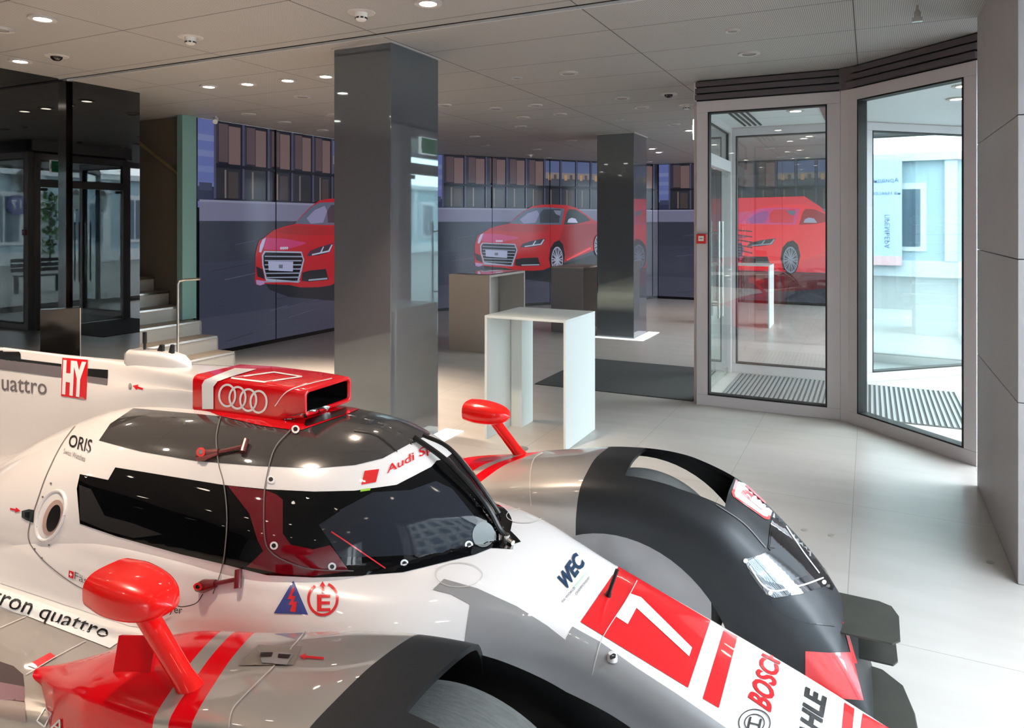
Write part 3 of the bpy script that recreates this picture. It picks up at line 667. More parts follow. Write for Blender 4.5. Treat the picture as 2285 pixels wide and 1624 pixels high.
g.obj('foliage', sg, e)
g = G(); g.tube([(0, 0, 0), (0, 0, 2.2)], .04); g.obj('trunk', M['dark_plastic'], e)
# ================================================================== the race car
YAW = AL - math.radians(25.05)
_o = RZ @ Vector((.154, 2.11, 0))
CARM = Matrix.Translation((_o.x, _o.y, 0)) @ Matrix.Rotation(YAW, 4, 'Z'); CARI = CARM.inverted()
CC = CARI @ CAM                                          # camera in car coordinates (x forward, y to the far side, z up)
def crd(px, py): return (CARI.to_3x3() @ rayd(px, py))
def P(px, py, s=None, v=None, z=None):
    r = crd(px, py)
    t = (z - CC.z) / r.z if z is not None else ((v - CC.y) / r.y if v is not None else (s - CC.x) / r.x)
    return CC + r * t
car = empty('race_car', CARM.translation, YAW, 'white, silver and red closed cockpit race car number 7, filling the foreground', 'race car')
C = {}
C['white'] = mat('white_car_paint', (236, 230, 228), .25, coat=1.0)
C['silver'] = mat('silver_car_paint', (176, 170, 164), .32, .55, coat=1.0)
C['red'] = mat('red_car_paint', (216, 6, 20), .2, coat=1.0, spec=.3)
C['mred'] = mat('bright_red_mirror_paint', (236, 20, 16), .25, coat=.5, spec=.3)
C['carbon'] = mat('glossy_carbon_roof', (70, 68, 68), .16, .35, coat=1.0, crough=.02)
C['matte'] = mat('matte_dark_grey_panel', (52, 54, 57), .42, .3)
C['blk'] = mat('satin_black', (14, 14, 15), .35)
C['win'] = mat('tinted_window', (7, 8, 10), .02, ior=1.38)
C['winred'] = mat('red_pillar_behind_glass', (104, 10, 24), .05, coat=.5)
C['windash'] = mat('dashboard_behind_glass', (40, 43, 50), .06, ior=1.3)
C['tyre'] = speckle(mat('worn_slick_tyre', (80, 82, 80), .75, bump=(120, .4)), (66, 68, 67), (112, 114, 112), 30, (1, 6, 1))
C['dred'] = mat('decal_red', (220, 22, 30), .3, coat=1.0)
C['dwhite'] = mat('decal_white', (240, 240, 240), .3, coat=1.0)
C['dblack'] = mat('decal_black', (22, 22, 24), .4, coat=.6)
C['dgrey'] = mat('decal_grey', (112, 104, 108), .4, coat=.6)
C['dsilver'] = mat('decal_silver', (166, 165, 166), .3, .4, coat=1.0)
C['dblue'] = mat('decal_blue', (50, 64, 140), .4, coat=.6)
C['dnavy'] = mat('decal_navy', (26, 56, 88), .4, coat=.6)
C['dgreen'] = mat('decal_green', (170, 214, 180), .4, coat=.6)
C['lime'] = mat('decal_lime', (150, 200, 60), .4)
C['seam'] = mat('panel_gap', (198, 192, 186), .4, coat=.4)
C['gap'] = mat('dark_panel_gap', (110, 104, 104), .6)
C['chrome'] = mat('polished_metal', (190, 186, 180), .15, 1.0)
C['fog'] = speckle(mat('dusty_carbon', (44, 44, 40), .5), (36, 36, 32), (60, 59, 52), 14)

def cr(pts, n):
    """Catmull-Rom through pts (list of vectors), n samples per span"""
    out = []; P_ = [np.array(p, float) for p in pts]; P_ = [2 * P_[0] - P_[1]] + P_ + [2 * P_[-1] - P_[-2]]
    for i in range(1, len(P_) - 2):
        for j in range(n):
            t = j / n; a, b2, c, d = P_[i - 1:i + 3]
            out.append(.5 * ((2 * b2) + (-a + c) * t + (2 * a - 5 * b2 + 4 * c - d) * t * t + (-a + 3 * b2 - 3 * c + d) * t ** 3))
    out.append(P_[-2]); return out
def interp(tab, s):
    ss = [t[0] for t in tab]; return np.array([np.interp(s, ss, [t[1][i] for t in tab]) for i in range(len(tab[0][1]))])
def smooth_tab(tab, n=8):
    r = cr([[t[0]] + list(t[1]) for t in tab], n); return [(q[0], q[1:]) for q in r]
def grid(name, rows, m, parent=car, fm=None, closed=False, flip=False):
    nr, nc = len(rows), len(rows[0]); V = [tuple(p) for r in rows for p in r]; F = []
    for i in range(nr - 1):
        for j in range(nc - 1 + (1 if closed else 0)):
            q = (i * nc + j, i * nc + (j + 1) % nc, (i + 1) * nc + (j + 1) % nc, (i + 1) * nc + j)
            F.append(q[::-1] if flip else q)
    return mesh_obj(name, V, F, m, parent, True, fm)
BV = {}
def bvh(key, o):
    me = o.data; BV[key] = BVHTree.FromPolygons([v.co.copy() for v in me.vertices], [tuple(p.vertices) for p in me.polygons])
def hit(px, py, keys, off=0.0):
    r = crd(px, py).normalized(); best = None
    for k_ in keys:
        h = BV[k_].ray_cast(CC, r)
        if h[0] is not None and (best is None or h[3] < best[3]): best = h
    if best is None: return None
    n_ = best[1]; n_ = n_ if n_.dot(r) < 0 else -n_
    return best[0] + n_ * off
def decal(name, poly, keys, m, off=.0012, g=9, holes=(), mirror=False, clipv=None, parent=car):
    """a thin conformal film on the body: its outline seen from the photo's viewpoint"""
    def dens(pl):
        o = []
        for a, b2 in zip(pl, pl[1:] + pl[:1]):
            L = math.hypot(b2[0] - a[0], b2[1] - a[1]); n_ = max(1, int(L / g))
            o += [(a[0] + (b2[0] - a[0]) * i / n_, a[1] + (b2[1] - a[1]) * i / n_) for i in range(n_)]
        return o
    loops = [dens(list(poly))] + [dens(list(h)) for h in holes]
    vs = []; es = []
    for lp_ in loops:
        b0 = len(vs); vs += lp_; es += [(b0 + i, b0 + (i + 1) % len(lp_)) for i in range(len(lp_))]
    xs = [p[0] for p in loops[0]]; ys_ = [p[1] for p in loops[0]]; nb = len(vs)
    x = min(xs) + g / 2
    while x < max(xs):
        y = min(ys_) + g / 2
        while y < max(ys_): vs.append((x, y)); y += g
        x += g
    r = delaunay_2d_cdt([Vector(v) for v in vs], es, [], 0, 1e-4)
    # keep triangles inside the outline and outside the holes
    def ins(p, lp_):
        c = False; j_ = len(lp_) - 1
        for i in range(len(lp_)):
            if (lp_[i][1] > p[1]) != (lp_[j_][1] > p[1]) and p[0] < (lp_[j_][0] - lp_[i][0]) * (p[1] - lp_[i][1]) / (lp_[j_][1] - lp_[i][1]) + lp_[i][0]: c = not c
            j_ = i
        return c
    H = [hit(v.x, v.y, keys, off) for v in r[0]]
    F = []; 
    for f_ in r[2]:
        c = (sum(r[0][i].x for i in f_) / len(f_), sum(r[0][i].y for i in f_) / len(f_))
        if not ins(c, loops[0]) or any(ins(c, h) for h in loops[1:]): continue
        if any(H[i] is None for i in f_): continue
        q = [H[i] for i in f_]
        if max((q[i] - q[i - 1]).length for i in range(len(q))) > .16: continue
        if clipv is not None and all(p.y > clipv for p in q): continue
        F.append(tuple(f_))
    if not F: print('EMPTY DECAL', name); return None
    V = [h if h is not None else Vector((0, 0, 0)) for h in H]
    if clipv is not None: V = [Vector((p.x, min(p.y, clipv), p.z)) if p.y > clipv else p for p in V]
    used = sorted({i for f_ in F for i in f_}); mp2 = {i: j for j, i in enumerate(used)}
    V = [V[i] for i in used]; F = [tuple(mp2[i] for i in f_) for f_ in F]
    if mirror:
        b0 = len(V); V = V + [Vector((p.x, -p.y, p.z)) for p in V]; F = F + [tuple(b0 + i for i in reversed(f_)) for f_ in F]
    return mesh_obj(name, V, F, m, parent, True)
def ring_px(cx, cy, rx, ry, n_=40, a0=0, a1=2 * math.pi): return [(cx + rx * math.cos(a0 + (a1 - a0) * i / n_), cy + ry * math.sin(a0 + (a1 - a0) * i / n_)) for i in range(n_)]
def stroke(name, pts, w_, keys, m, off=.002, parent=car, sm=6):
    p = cr(pts, sm) if len(pts) > 2 else [np.array(q, float) for q in (pts[0], ((pts[0][0] + pts[1][0]) / 2, (pts[0][1] + pts[1][1]) / 2), pts[1])]
    L = []; R_ = []
    for i, q in enumerate(p):
        t = p[min(i + 1, len(p) - 1)] - p[max(i - 1, 0)]; t = t / (np.hypot(*t) + 1e-9); nn = np.array([-t[1], t[0]]) * w_ / 2
        a = hit(*(q + nn), keys, off); b2 = hit(*(q - nn), keys, off)
        L.append(a); R_.append(b2)
    V = []; F = []
    for i in range(len(p) - 1):
        q = [L[i], L[i + 1], R_[i + 1], R_[i]]
        if any(x is None for x in q): continue
        if max((q[j_] - q[j_ - 1]).length for j_ in range(4)) > .12: continue
        b0 = len(V); V += q; F.append((b0, b0 + 1, b0 + 2, b0 + 3))
    if not F: print('EMPTY STROKE', name); return None
    return mesh_obj(name, V, F, m, parent, True)
def text(name, body, quad, keys, m, off=.002, bold=0.0, shear=0.0, parent=car, fit=True):
    """lettering laid on the body; quad = photo corners of its box (TL, TR, BR, BL)"""
    c = bpy.data.curves.new(name, 'FONT'); c.body = body; c.size = 1; c.offset = bold; c.shear = shear; c.resolution_u = 3
    o = bpy.data.objects.new(name, c); COL.objects.link(o); bpy.context.view_layer.update()
    me = o.to_mesh(); bm = bmesh.new(); bm.from_mesh(me); o.to_mesh_clear(); bpy.data.objects.remove(o)
    bmesh.ops.triangulate(bm, faces=bm.faces[:]); bmesh.ops.subdivide_edges(bm, edges=[e for e in bm.edges if e.calc_length() > .25], cuts=2); bmesh.ops.triangulate(bm, faces=bm.faces[:])
    xs = [v.co.x for v in bm.verts]; ys_ = [v.co.y for v in bm.verts]; x0, x1, y0, y1 = min(xs), max(xs), min(ys_), max(ys_)
    TL, TR, BR, BL = [np.array(q, float) for q in quad]; V = []; okv = []
    for v in bm.verts:
        u = (v.co.x - x0) / (x1 - x0); t = (v.co.y - y0) / (y1 - y0)
        q = (BL * (1 - u) + BR * u) * (1 - t) + (TL * (1 - u) + TR * u) * t
        h = hit(q[0], q[1], keys, off); V.append(h or Vector((0, 0, 0))); okv.append(h is not None)
    bm.verts.index_update(); F = []
    for f_ in bm.faces:
        i_ = [v.index for v in f_.verts]
        if all(okv[i] for i in i_) and max((V[i_[a]] - V[i_[a - 1]]).length for a in range(3)) < .15: F.append(tuple(i_))
    bm.free()
    if not F: print('EMPTY TEXT', name); return None
    return mesh_obj(name, V, F, m, parent, False)

# ---- white lower body + nose: half sections (v, z) -------------------------------------------
BT = [(-2.95, [0, .62, .20, .61, .34, .58, .43, .54, .49, .50, .54, .485, .60, .482, .60, .25]),
      (-2.3, [0, .70, .20, .69, .36, .66, .44, .60, .49, .55, .53, .50, .60, .485, .60, .25]),
      (-1.75, [0, .76, .25, .75, .42, .71, .49, .63, .52, .56, .545, .51, .60, .487, .60, .25]),
      (-1.45, [0, .75, .26, .74, .435, .705, .485, .63, .51, .56, .53, .51, .58, .487, .58, .25]),
      (-1.0, [0, .745, .25, .735, .43, .702, .475, .64, .495, .58, .51, .52, .54, .48, .54, .25]),
      (-.6, [0, .745, .22, .735, .385, .70, .435, .665, .47, .61, .485, .53, .50, .46, .50, .25]),
      (-.35, [0, .748, .20, .742, .33, .705, .40, .66, .44, .60, .46, .52, .48, .44, .48, .25]),
      (-.19, [0, .735, .17, .730, .27, .705, .335, .655, .38, .58, .41, .50, .44, .42, .44, .24]),
      (-.05, [0, .700, .15, .694, .235, .672, .285, .615, .315, .53, .345, .45, .39, .38, .40, .22]),
      (.1, [0, .648, .14, .643, .205, .628, .245, .575, .27, .49, .30, .40, .345, .33, .37, .2]),
      (.4, [0, .545, .14, .540, .20, .525, .235, .475, .255, .395, .28, .32, .32, .26, .35, .17]),
      (.7, [0, .430, .14, .426, .20, .412, .235, .365, .25, .30, .27, .25, .30, .21, .33, .14]),
      (.95, [0, .320, .13, .317, .19, .305, .225, .27, .235, .23, .25, .19, .27, .17, .30, .12]),
      (1.08, [0, .22, .11, .22, .16, .21, .19, .19, .20, .17, .21, .16, .22, .14, .22, .12])]
BTs = smooth_tab(BT, 8)
def sect(tab, s):
    a = interp(tab, s); h_ = [(a[2 * i], a[2 * i + 1]) for i in range(len(a) // 2)]
    full = [(-v, z) for v, z in reversed(h_)] + h_[1:]
    return [tuple(q) for q in cr(full, 6)]
ss = sorted(set([round(t[0], 4) for t in BTs]))
rows = [[(s, v, z) for v, z in sect(BTs, s)] for s in ss]
rows.append([(1.085, 0, .16)] * len(rows[0]))
body_o = grid('body_shell', rows, C['white']); body_o['label'] = 'glossy white body and nose'; bvh('body', body_o)

# ---- canopy / engine cover bubble ------------------------------------------------------------
#      s      half width, base z, top z, exponent
CT = [(-3.0, [.26, .56, .60, 2.2]), (-2.6, [.34, .60, .68, 2.2]), (-2.3, [.40, .64, .78, 2.2]), (-2.05, [.48, .62, .90, 2.1]), (-1.85, [.495, .62, .975, 2.05]), (-1.65, [.485, .65, 1.02, 2.0]),
      (-1.4, [.462, .69, 1.045, 2.0]), (-1.1, [.452, .698, 1.055, 1.95]), (-.9, [.445, .698, 1.055, 1.95]), (-.75, [.43, .70, 1.05, 1.95]), (-.62, [.395, .70, 1.032, 1.95]),
      (-.5, [.34, .702, .985, 2.0]), (-.4, [.27, .705, .92, 2.0]), (-.31, [.17, .712, .855, 2.0]), (-.25, [.085, .722, .80, 2.0]), (-.205, [.012, .735, .752, 2.0])]
CTs = smooth_tab(CT, 7); rows = []
for s, (w_, zb, zt, ex) in CTs:
    r = []
    for j_ in range(49):
        a = math.pi * j_ / 48; c_, s_ = math.cos(a), math.sin(a)
        r.append((s, -w_ * math.copysign(abs(c_) ** (2 / ex), c_), (zb - .03) + (zt - zb + .03) * abs(s_) ** (2 / ex)))
    rows.append(r)
can = grid('canopy_shell', rows, C['white']); can['label'] = 'white bubble canopy and engine cover'; bvh('can', can)

# ---- shark fin --------------------------------------------------------------------------------
FT = [(-3.1, .012, .03, .60, 1.14), (-2.6, .014, .05, .62, 1.14), (-2.25, .018, .07, .70, 1.14), (-1.9, .035, .10, .85, 1.145), (-1.6, .075, .115, .95, 1.15), (-1.37, .112, .122, .98, 1.153)]
rows = []
for s, ht, hb, zb, zt in FT:
    h_ = [(0, zt), (ht * .7, zt - .002), (ht, zt - .012), (ht + (hb - ht) * .3, zt - .06), (ht + (hb - ht) * .7, (zt + zb) / 2 + .03), (hb, zb + .05), (hb + .03, zb)]
    rows.append([(s, v, z) for v, z in cr([(-v, z) for v, z in reversed(h_)] + h_[1:], 4)])
rows = [[tuple(q) for q in r] for r in zip(*[[tuple(x) for x in cr([r[i] for r in rows], 6)] for i in range(len(rows[0]))])]
fin = grid('shark_fin', rows, C['white']); bvh('fin', fin)

# ---- air scoop --------------------------------------------------------------------------------
def rr(hw, z0, z1, r, n_=6):
    o = []
    for cx, cz, a0 in ((hw - r, z1 - r, 0), (-hw + r, z1 - r, 90), (-hw + r, z0 + r * .6, 180), (hw - r, z0 + r * .6, 270)):
        for i in range(n_ + 1):
            a = math.radians(a0 + 90 * i / n_); rz = r if cz > (z0 + z1) / 2 else r * .6; o.append((cx + r * math.cos(a), cz + rz * math.sin(a)))
    return o
SF = -.862
rows = [[(s, v, z) for v, z in rr(hw, z0, z1, r)] for s, hw, z0, z1, r in ((-1.375, .121, 1.0, 1.156, .022), (-1.2, .122, 1.005, 1.162, .022), (-1.0, .123, 1.03, 1.16, .022), (-.93, .123, 1.048, 1.157, .02), (SF - .004, .122, 1.062, 1.153, .018), (SF + .001, .119, 1.066, 1.149, .016), (SF, .112, 1.073, 1.142, .013), (SF - .01, .110, 1.075, 1.14, .012))]
scp = grid('air_scoop', rows, C['red'], closed=True); scp['label'] = 'red roof air scoop with white stripe'; bvh('scoop', scp)
rows = [[(s, v, z) for v, z in rr(.110, 1.075, 1.14, .012)] for s in (SF - .01, -1.15)]; rows.append([(-1.15, 0, 1.1)] * len(rows[0]))
grid('scoop_duct', rows, C['blk'], parent=scp, closed=True)

# ---- fenders ----------------------------------------------------------------------------------
FP = [(-1.30, .47), (-1.2, .50), (-1.1, .54), (-.95, .602), (-.8, .652), (-.57, .692), (-.43, .722), (-.3, .748), (-.15, .776), (0, .79), (.12, .788), (.22, .770), (.36, .718), (.455, .648), (.56, .555), (.655, .456), (.725, .356), (.775, .268), (.808, .19), (.83, .12)]
def fender(side):
    sg_ = 1 if side == 'far' else -1
    prof = cr(FP, 8); prof = [p for p in prof]
    prof.append(np.array([-.15, .776])); prof = sorted({(round(float(p[0]), 4), round(float(p[1]), 4)) for p in prof})
    vin0 = .505 if side == 'far' else .50
    def section(s, zt):
        vi = np.interp(s, [-1.3, -1.15, -1.0, -.8, -.3, .5, .83], [.70, .66, .60, .555, vin0, vin0, vin0 + .03])
        vo = np.interp(s, [-1.3, -1.18, -1.0, -.8, -.55, .45, .65, .83], [.76, .78, .86, .925, .955, .955, .945, .90])
        zb = np.interp(s, [-1.3, -.5, .83], [.20, .14, .10]); w_ = vo - vi; dz = min(1, (zt - zb) / .30) if zt > zb else .02
        rr_ = .13 if side == 'far' else .07; fi = w_ / .45
        q = [(vi, zb), (vi, zb + (zt - zb - .22 * dz) * .5), (vi, zt - .22 * dz), (vi + .006, zt - .14 * dz), (vi + rr_ * .35 * fi, zt - .06 * dz), (vi + rr_ * fi, zt - .022 * dz), (vi + w_ * .5, zt), (vo - .10 * fi, zt - .002), (vo - .022 * fi, zt - .010 * dz), (vo - .003, zt - .03 * dz), (vo, zt - .08 * dz), (vo, zb + (zt - zb - .14 * dz) * .5), (vo, zb)]
        return [(s, sg_ * v, z) for v, z in [tuple(x) for x in cr(q, 5)]]
    outer = [section(s, z) for s, z in prof]
    th = .012
    # outer grid for decals
    V = [p for r in outer for p in r]; nc = len(outer[0]); nr = len(outer)
    tmp = mesh_obj('tmp', V, [(i * nc + j_, i * nc + j_ + 1, (i + 1) * nc + j_ + 1, (i + 1) * nc + j_) for i in range(nr - 1) for j_ in range(nc - 1)], C['silver'])
    bm = bmesh.new(); bm.from_mesh(tmp.data)
    # front cap
    bm.verts.ensure_lookup_table(); last = [bm.verts[(nr - 1) * nc + j_] for j_ in range(nc)]; bm.faces.new(last); first = [bm.verts[j_] for j_ in range(nc)]; bm.faces.new(first)
    bmesh.ops.recalc_face_normals(bm, faces=bm.faces[:])
    ctr = Vector((0, sg_ * .72, .3))
    bm.faces.ensure_lookup_table()
    if bm.faces[(nc - 1) * (nr // 2) + nc // 2].normal.z < 0: bmesh.ops.reverse_faces(bm, faces=bm.faces[:])
    bm.normal_update(); bm.verts.ensure_lookup_table()
    nrm = [v.normal.copy() for v in bm.verts]; vv = [v.co.copy() for v in bm.verts]; ff = [[v.index for v in f_.verts] for f_ in bm.faces]
    be = [(e.verts[0].index, e.verts[1].index, e.link_loops[0].vert.index, e.link_loops[0].link_loop_next.vert.index) for e in bm.edges if len(e.link_faces) == 1]
    bm.free(); bpy.data.objects.remove(tmp)
    N = len(vv); V = vv + [v - n_ * th for v, n_ in zip(vv, nrm)]
    F = [tuple(f_) for f_ in ff] + [tuple(N + i for i in reversed(f_)) for f_ in ff] + [(b2, a, N + a, N + b2) for _, _, a, b2 in be]
    key = 'f' + side
    BV[key] = BVHTree.FromPolygons(vv, ff)
    mz = C['livery']
    o = mesh_obj('front_fender', V, F, [mz, C['blk']], car, True, [0] * len(ff) + [1] * (len(ff) + len(be)))
    cut = G()
    if side == 'far': cut.prism([(.0, .625), (.0, .935), (.15, .94), (.30, .935), (.352, .925), (.357, .645), (.2, .62)], .5, 1.0)
    else: cut.prism([(.0, -.52), (.0, -.84), (.16, -.86), (.34, -.84), (.50, -.80), (.53, -.545), (.44, -.525), (.2, -.515)], .45, 1.0)
    c1_ = cut.obj('cut', C['blk'])
    cut = G(); cut.lathe([(0, .935), (.420, .935), (.420, 1.1), (0, 1.1)], 64, (0, 0, .322), 'y'); c2_ = cut.obj('cut2', C['blk'])
    cut = G(); cut.lathe([(0, .3), (.42, .3), (.42, .56), (0, .56)], 64, (0.0, 0, .17), 'y'); c3_ = cut.obj('cut3', C['blk'])
    if sg_ < 0:
        for c_ in (c2_, c3_): c_.scale = (1, -1, 1)
    for c_ in (c1_, c2_, c3_):
        md = o.modifiers.new('b', 'BOOLEAN'); md.operation = 'DIFFERENCE'; md.solver = 'EXACT'; md.object = c_
    o.parent = None; bpy.context.view_layer.update(); dg = bpy.context.evaluated_depsgraph_get(); nm = bpy.data.meshes.new_from_object(o.evaluated_get(dg)); o.modifiers.clear(); o.data = nm; o.parent = car
    bm = bmesh.new(); bm.from_mesh(nm)
    for e in bm.edges: e.smooth = not (len(e.link_faces) == 2 and e.calc_face_angle(0) > .7)
    for f_ in bm.faces: f_.smooth = True
    bm.to_mesh(nm); bm.free()
    for c_ in (c1_, c2_, c3_): bpy.data.objects.remove(c_)
    o['label'] = ('near' if side == 'near' else 'far') + ' silver front fender with red stripes and dark grey nose'
    return o
# livery: red rear, red stripe, silver middle, matt dark front (bands painted across the fender)
lv = mat('fender_livery', (180, 176, 172), .32, .5, coat=1.0); C['livery'] = lv
n, k, b = nodes(lv)
tc = n.new('ShaderNodeTexCoord'); sp = n.new('ShaderNodeSeparateXYZ'); k.new(tc.outputs['Object'], sp.inputs[0])
q_ = mth(n, k, 'SUBTRACT', sp.outputs[0], mth(n, k, 'MULTIPLY', mth(n, k, 'SUBTRACT', mth(n, k, 'ABSOLUTE', sp.outputs[1]), .57), .52))
red_ = mth(n, k, 'MAXIMUM', mth(n, k, 'LESS_THAN', q_, -.735), mth(n, k, 'MULTIPLY', mth(n, k, 'GREATER_THAN', q_, -.69), mth(n, k, 'LESS_THAN', q_, -.625)))
dk = mth(n, k, 'GREATER_THAN', sp.outputs[0], -.15)
k.new(mixc(n, k, dk, mixc(n, k, red_, lin((176, 170, 164)), lin((214, 8, 22))), lin((46, 48, 51))), b.inputs['Base Color'])
k.new(mth(n, k, 'MULTIPLY', mth(n, k, 'SUBTRACT', 1.0, red_), .45), b.inputs['Metallic'])
k.new(mth(n, k, 'MULTIPLY', mth(n, k, 'SUBTRACT', 1.0, dk), mth(n, k, 'SUBTRACT', 1.0, mth(n, k, 'MULTIPLY', red_, .8))), b.inputs['Coat Weight']); k.new(mth(n, k, 'SUBTRACT', .5, mth(n, k, 'MULTIPLY', red_, .38)), b.inputs['Specular IOR Level']); k.new(mth(n, k, 'SUBTRACT', mth(n, k, 'ADD', .32, mth(n, k, 'MULTIPLY', dk, .1)), mth(n, k, 'MULTIPLY', red_, .2)), b.inputs['Roughness'])
f_near = fender('near'); f_far = fender('far')

# ---- sidepod decks ----------------------------------------------------------------------------
for sg_ in (-1, 1):
    rows = []
    for s in np.linspace(-2.95, -.9, 30):
        vo = np.interp(s, [-2.95, -1.6, -1.2, -.9], [.95, .95, .88, .80])
        r = [(.47, .56), (.50, .515), (.54, .492), (.60, .484), (.70, .482), (.80, .480), (vo - .03, .474), (vo, .455), (vo + .002, .35), (vo, .2)]
        rows.append([(s, sg_ * v, z - .02 * max(0, (-s - 1.6))) for v, z in cr(r, 3)])
    o = grid('side_pod', rows, C['silver']); o['label'] = 'flat silver side pod deck'
    if sg_ < 0: bvh('deck', o)
# floor / splitter
g = G(); g.prism([(-2.95, -.93), (-2.95, .93), (-.6, .93), (-.6, -.93)], .06, .09); g.obj('underfloor', C['blk'], car)
g = G(); g.prism([(.2, -.86), (.2, .86), (.70, .90), (.86, .87), (.92, .80), (.945, .66), (.95, .5), (1.08, .25), (1.1, 0), (1.08, -.25), (.95, -.5), (.945, -.66), (.92, -.8), (.86, -.87), (.7, -.9)], .115, .135); g.obj('front_splitter', C['fog'], car, bevel=.004)
for sg_ in (-1, 1):
    g = G(); g.prism([(.72, sg_ * .66), (.88, sg_ * .66), (.905, sg_ * .69), (.91, sg_ * .85), (.89, sg_ * .915), (.85, sg_ * .935), (.64, sg_ * .945)], .335, .341); g.obj('dive_plane', C['fog'], car)
    g = G(); g.prism([(.76, sg_ * .70), (.885, sg_ * .70), (.90, sg_ * .73), (.90, sg_ * .93), (.70, sg_ * .93)], .245, .251); g.obj('dive_plane', C['fog'], car)

# ---- wheels -----------------------------------------------------------------------------------
tp = [(.235, .17), (.255, .178), (.30, .180), (.333, .176), (.346, .165), (.351, .14), (.352, .07), (.3525, 0), (.352, -.07), (.351, -.14), (.346, -.165), (.333, -.176), (.30, -.180), (.255, -.178), (.235, -.17)]
for sg_ in (-1, 1):
    g = G(); g.lathe(tp, 96, (0, sg_ * .765, .352), 'y'); ty = g.obj('tyre', C['tyre'], car, smooth=True, autos=False)
    g = G(); g.lathe([(.235, .165), (.225, .15), (.215, .05), (.215, -.15), (.235, -.165)], 64, (0, sg_ * .765, .352), 'y'); rm = g.obj('wheel_rim', C['blk'], car, smooth=True)
    g = G()
    for i in range(10):
        a = 2 * math.pi * i / 10; g.tube([(.05 * math.cos(a), sg_ * .87, .352 + .05 * math.sin(a)), (.22 * math.cos(a), sg_ * .915, .352 + .22 * math.sin(a))], .012, 6)
    g.lathe([(0, .03), (.04, .03), (.06, 0), (.06, -.03)], 24, (0, sg_ * .87, .352), 'y'); g.obj('wheel_spoke', C['dgrey'], rm)
# brake duct / suspension fairing inside the far arch
g = G(); g.tube([(-.05, .30, .40), (.0, .47, .42), (.0, .57, .38)], [.06, .05, .11], 12); g.tube([(-.1, .3, .5), (0, .56, .45)], .016, 8); g.tube([(.12, .3, .44), (0, .56, .45)], .016, 8); g.obj('suspension_fairing', C['dsilver'], car, smooth=True)
g = G(); g.tube([(-.05, -.30, .40), (.0, -.47, .42), (.0, -.57, .38)], [.06, .05, .11], 12); g.tube([(-.1, -.3, .5), (0, -.56, .45)], .016, 8); g.tube([(.12, -.3, .44), (0, -.56, .45)], .016, 8); g.obj('suspension_fairing', C['dsilver'], car, smooth=True)

# ---- mirrors ----------------------------------------------------------------------------------
def mirror(sg_, c, base, tlt):
    e = empty('wing_mirror', (0, 0, 0)); e.parent = car
    rows = []
    for i in range(15):
        t = i / 14; x = -.095 + .205 * t
        q = math.sqrt(max(0, 1 - max(0, (t - .1) / .9) ** 2.8)) * (1 - .10 * max(0, .25 - t) / .25)
        r = []
        for j_ in range(32):
            a = 2 * math.pi * j_ / 32; ca, sa = math.cos(a), math.sin(a)
            r.append((c[0] + x, c[1] + .072 * q * math.copysign(abs(ca) ** .62, ca), c[2] + .046 * q * math.copysign(abs(sa) ** .7, sa) + tlt * x))
        rows.append(r)
    grid('mirror_housing', rows, C['mred'], parent=e, closed=True)
    g = G(); r0 = rows[0]; r1 = [(p[0] + .006, c[1] + (p[1] - c[1]) * .86, c[2] + (p[2] - c[2]) * .86) for p in r0]
    V = r0 + r1; F = [(i, (i + 1) % 32, 32 + (i + 1) % 32, 32 + i) for i in range(32)] + [tuple(32 + i for i in range(32))]
    mesh_obj('mirror_glass', V, F, [C['blk'], C['chrome']], e, False, [0] * 32 + [1])
    g = G(); tpz = Vector((c[0] + .0, base[1], c[2] - .03)); bb = Vector(base)
    d = bb - tpz; g.tube([tpz, tpz + d * .5, tpz + d * .9, bb, bb + d.normalized() * .03], [.024, .023, .023, .025, .03], 18); g.obj('mirror_stalk', C['mred'], e, smooth=True)
mirror(-1, (-.698, -.862, .868), (-.55, -.855, .700), -.05)
mirror(1, (-.69, .86, .865), (-.56, .90, .695), -.05)
CB = ['can', 'body']; SC = ['scoop', 'fin', 'can']
# windows and roof
decal('side_window', [(172, 1090), (179, 1058), (242, 1071), (258, 1043), (350, 1058), (498, 1082), (597, 1092), (702, 1097), (792, 1095), (885, 1082), (962, 1042), (985, 1018), (1000, 1012), (1075, 1085), (1150, 1200), (1145, 1226), (1097, 1223), (1060, 1238), (1008, 1251), (900, 1277), (792, 1285), (700, 1288), (597, 1283), (502, 1259), (404, 1236), (263, 1197), (179, 1168)], CB, C['win'], mirror=True, clipv=.0, off=.0016)['label'] = 'dark tinted wraparound window'
decal('roof_panel', [(221, 983), (316, 1008), (439, 1029), (579, 1040), (702, 1045), (792, 1038), (854, 1023), (915, 990), (940, 985), (990, 985), (990, 930), (880, 890), (800, 880), (775, 896), (649, 955), (579, 947), (491, 929), (421, 922), (298, 911), (246, 946)], ['can'], C['carbon'], mirror=True, clipv=.0, off=.0012)['label'] = 'dark glossy carbon roof'
decal('scoop_base', [(433, 905), (491, 929), (579, 950), (649, 960), (672, 961), (776, 925), (782, 907), (800, 900), (795, 892), (770, 880), (680, 880), (620, 900), (433, 880)], ['can'], C['red'], off=.003, mirror=True, clipv=.0)
decal('scoop_inset', [(683, 938), (772, 911), (775, 916), (770, 926), (684, 953), (679, 950)], ['can'], C['blk'], off=.0045)
decal('scoop_lip', [(634, 934), (645, 927), (700, 917), (735, 906), (728, 914), (700, 925), (645, 941), (636, 940)], ['can', 'scoop'], C['chrome'], off=.006)
decal('pillar_trim', [(509, 1084), (593, 1094), (618, 1104), (649, 1129), (698, 1171), (744, 1224), (779, 1273), (702, 1284), (632, 1280), (551, 1264), (569, 1248), (588, 1229), (576, 1206), (558, 1147)], CB, C['winred'], off=.0026)
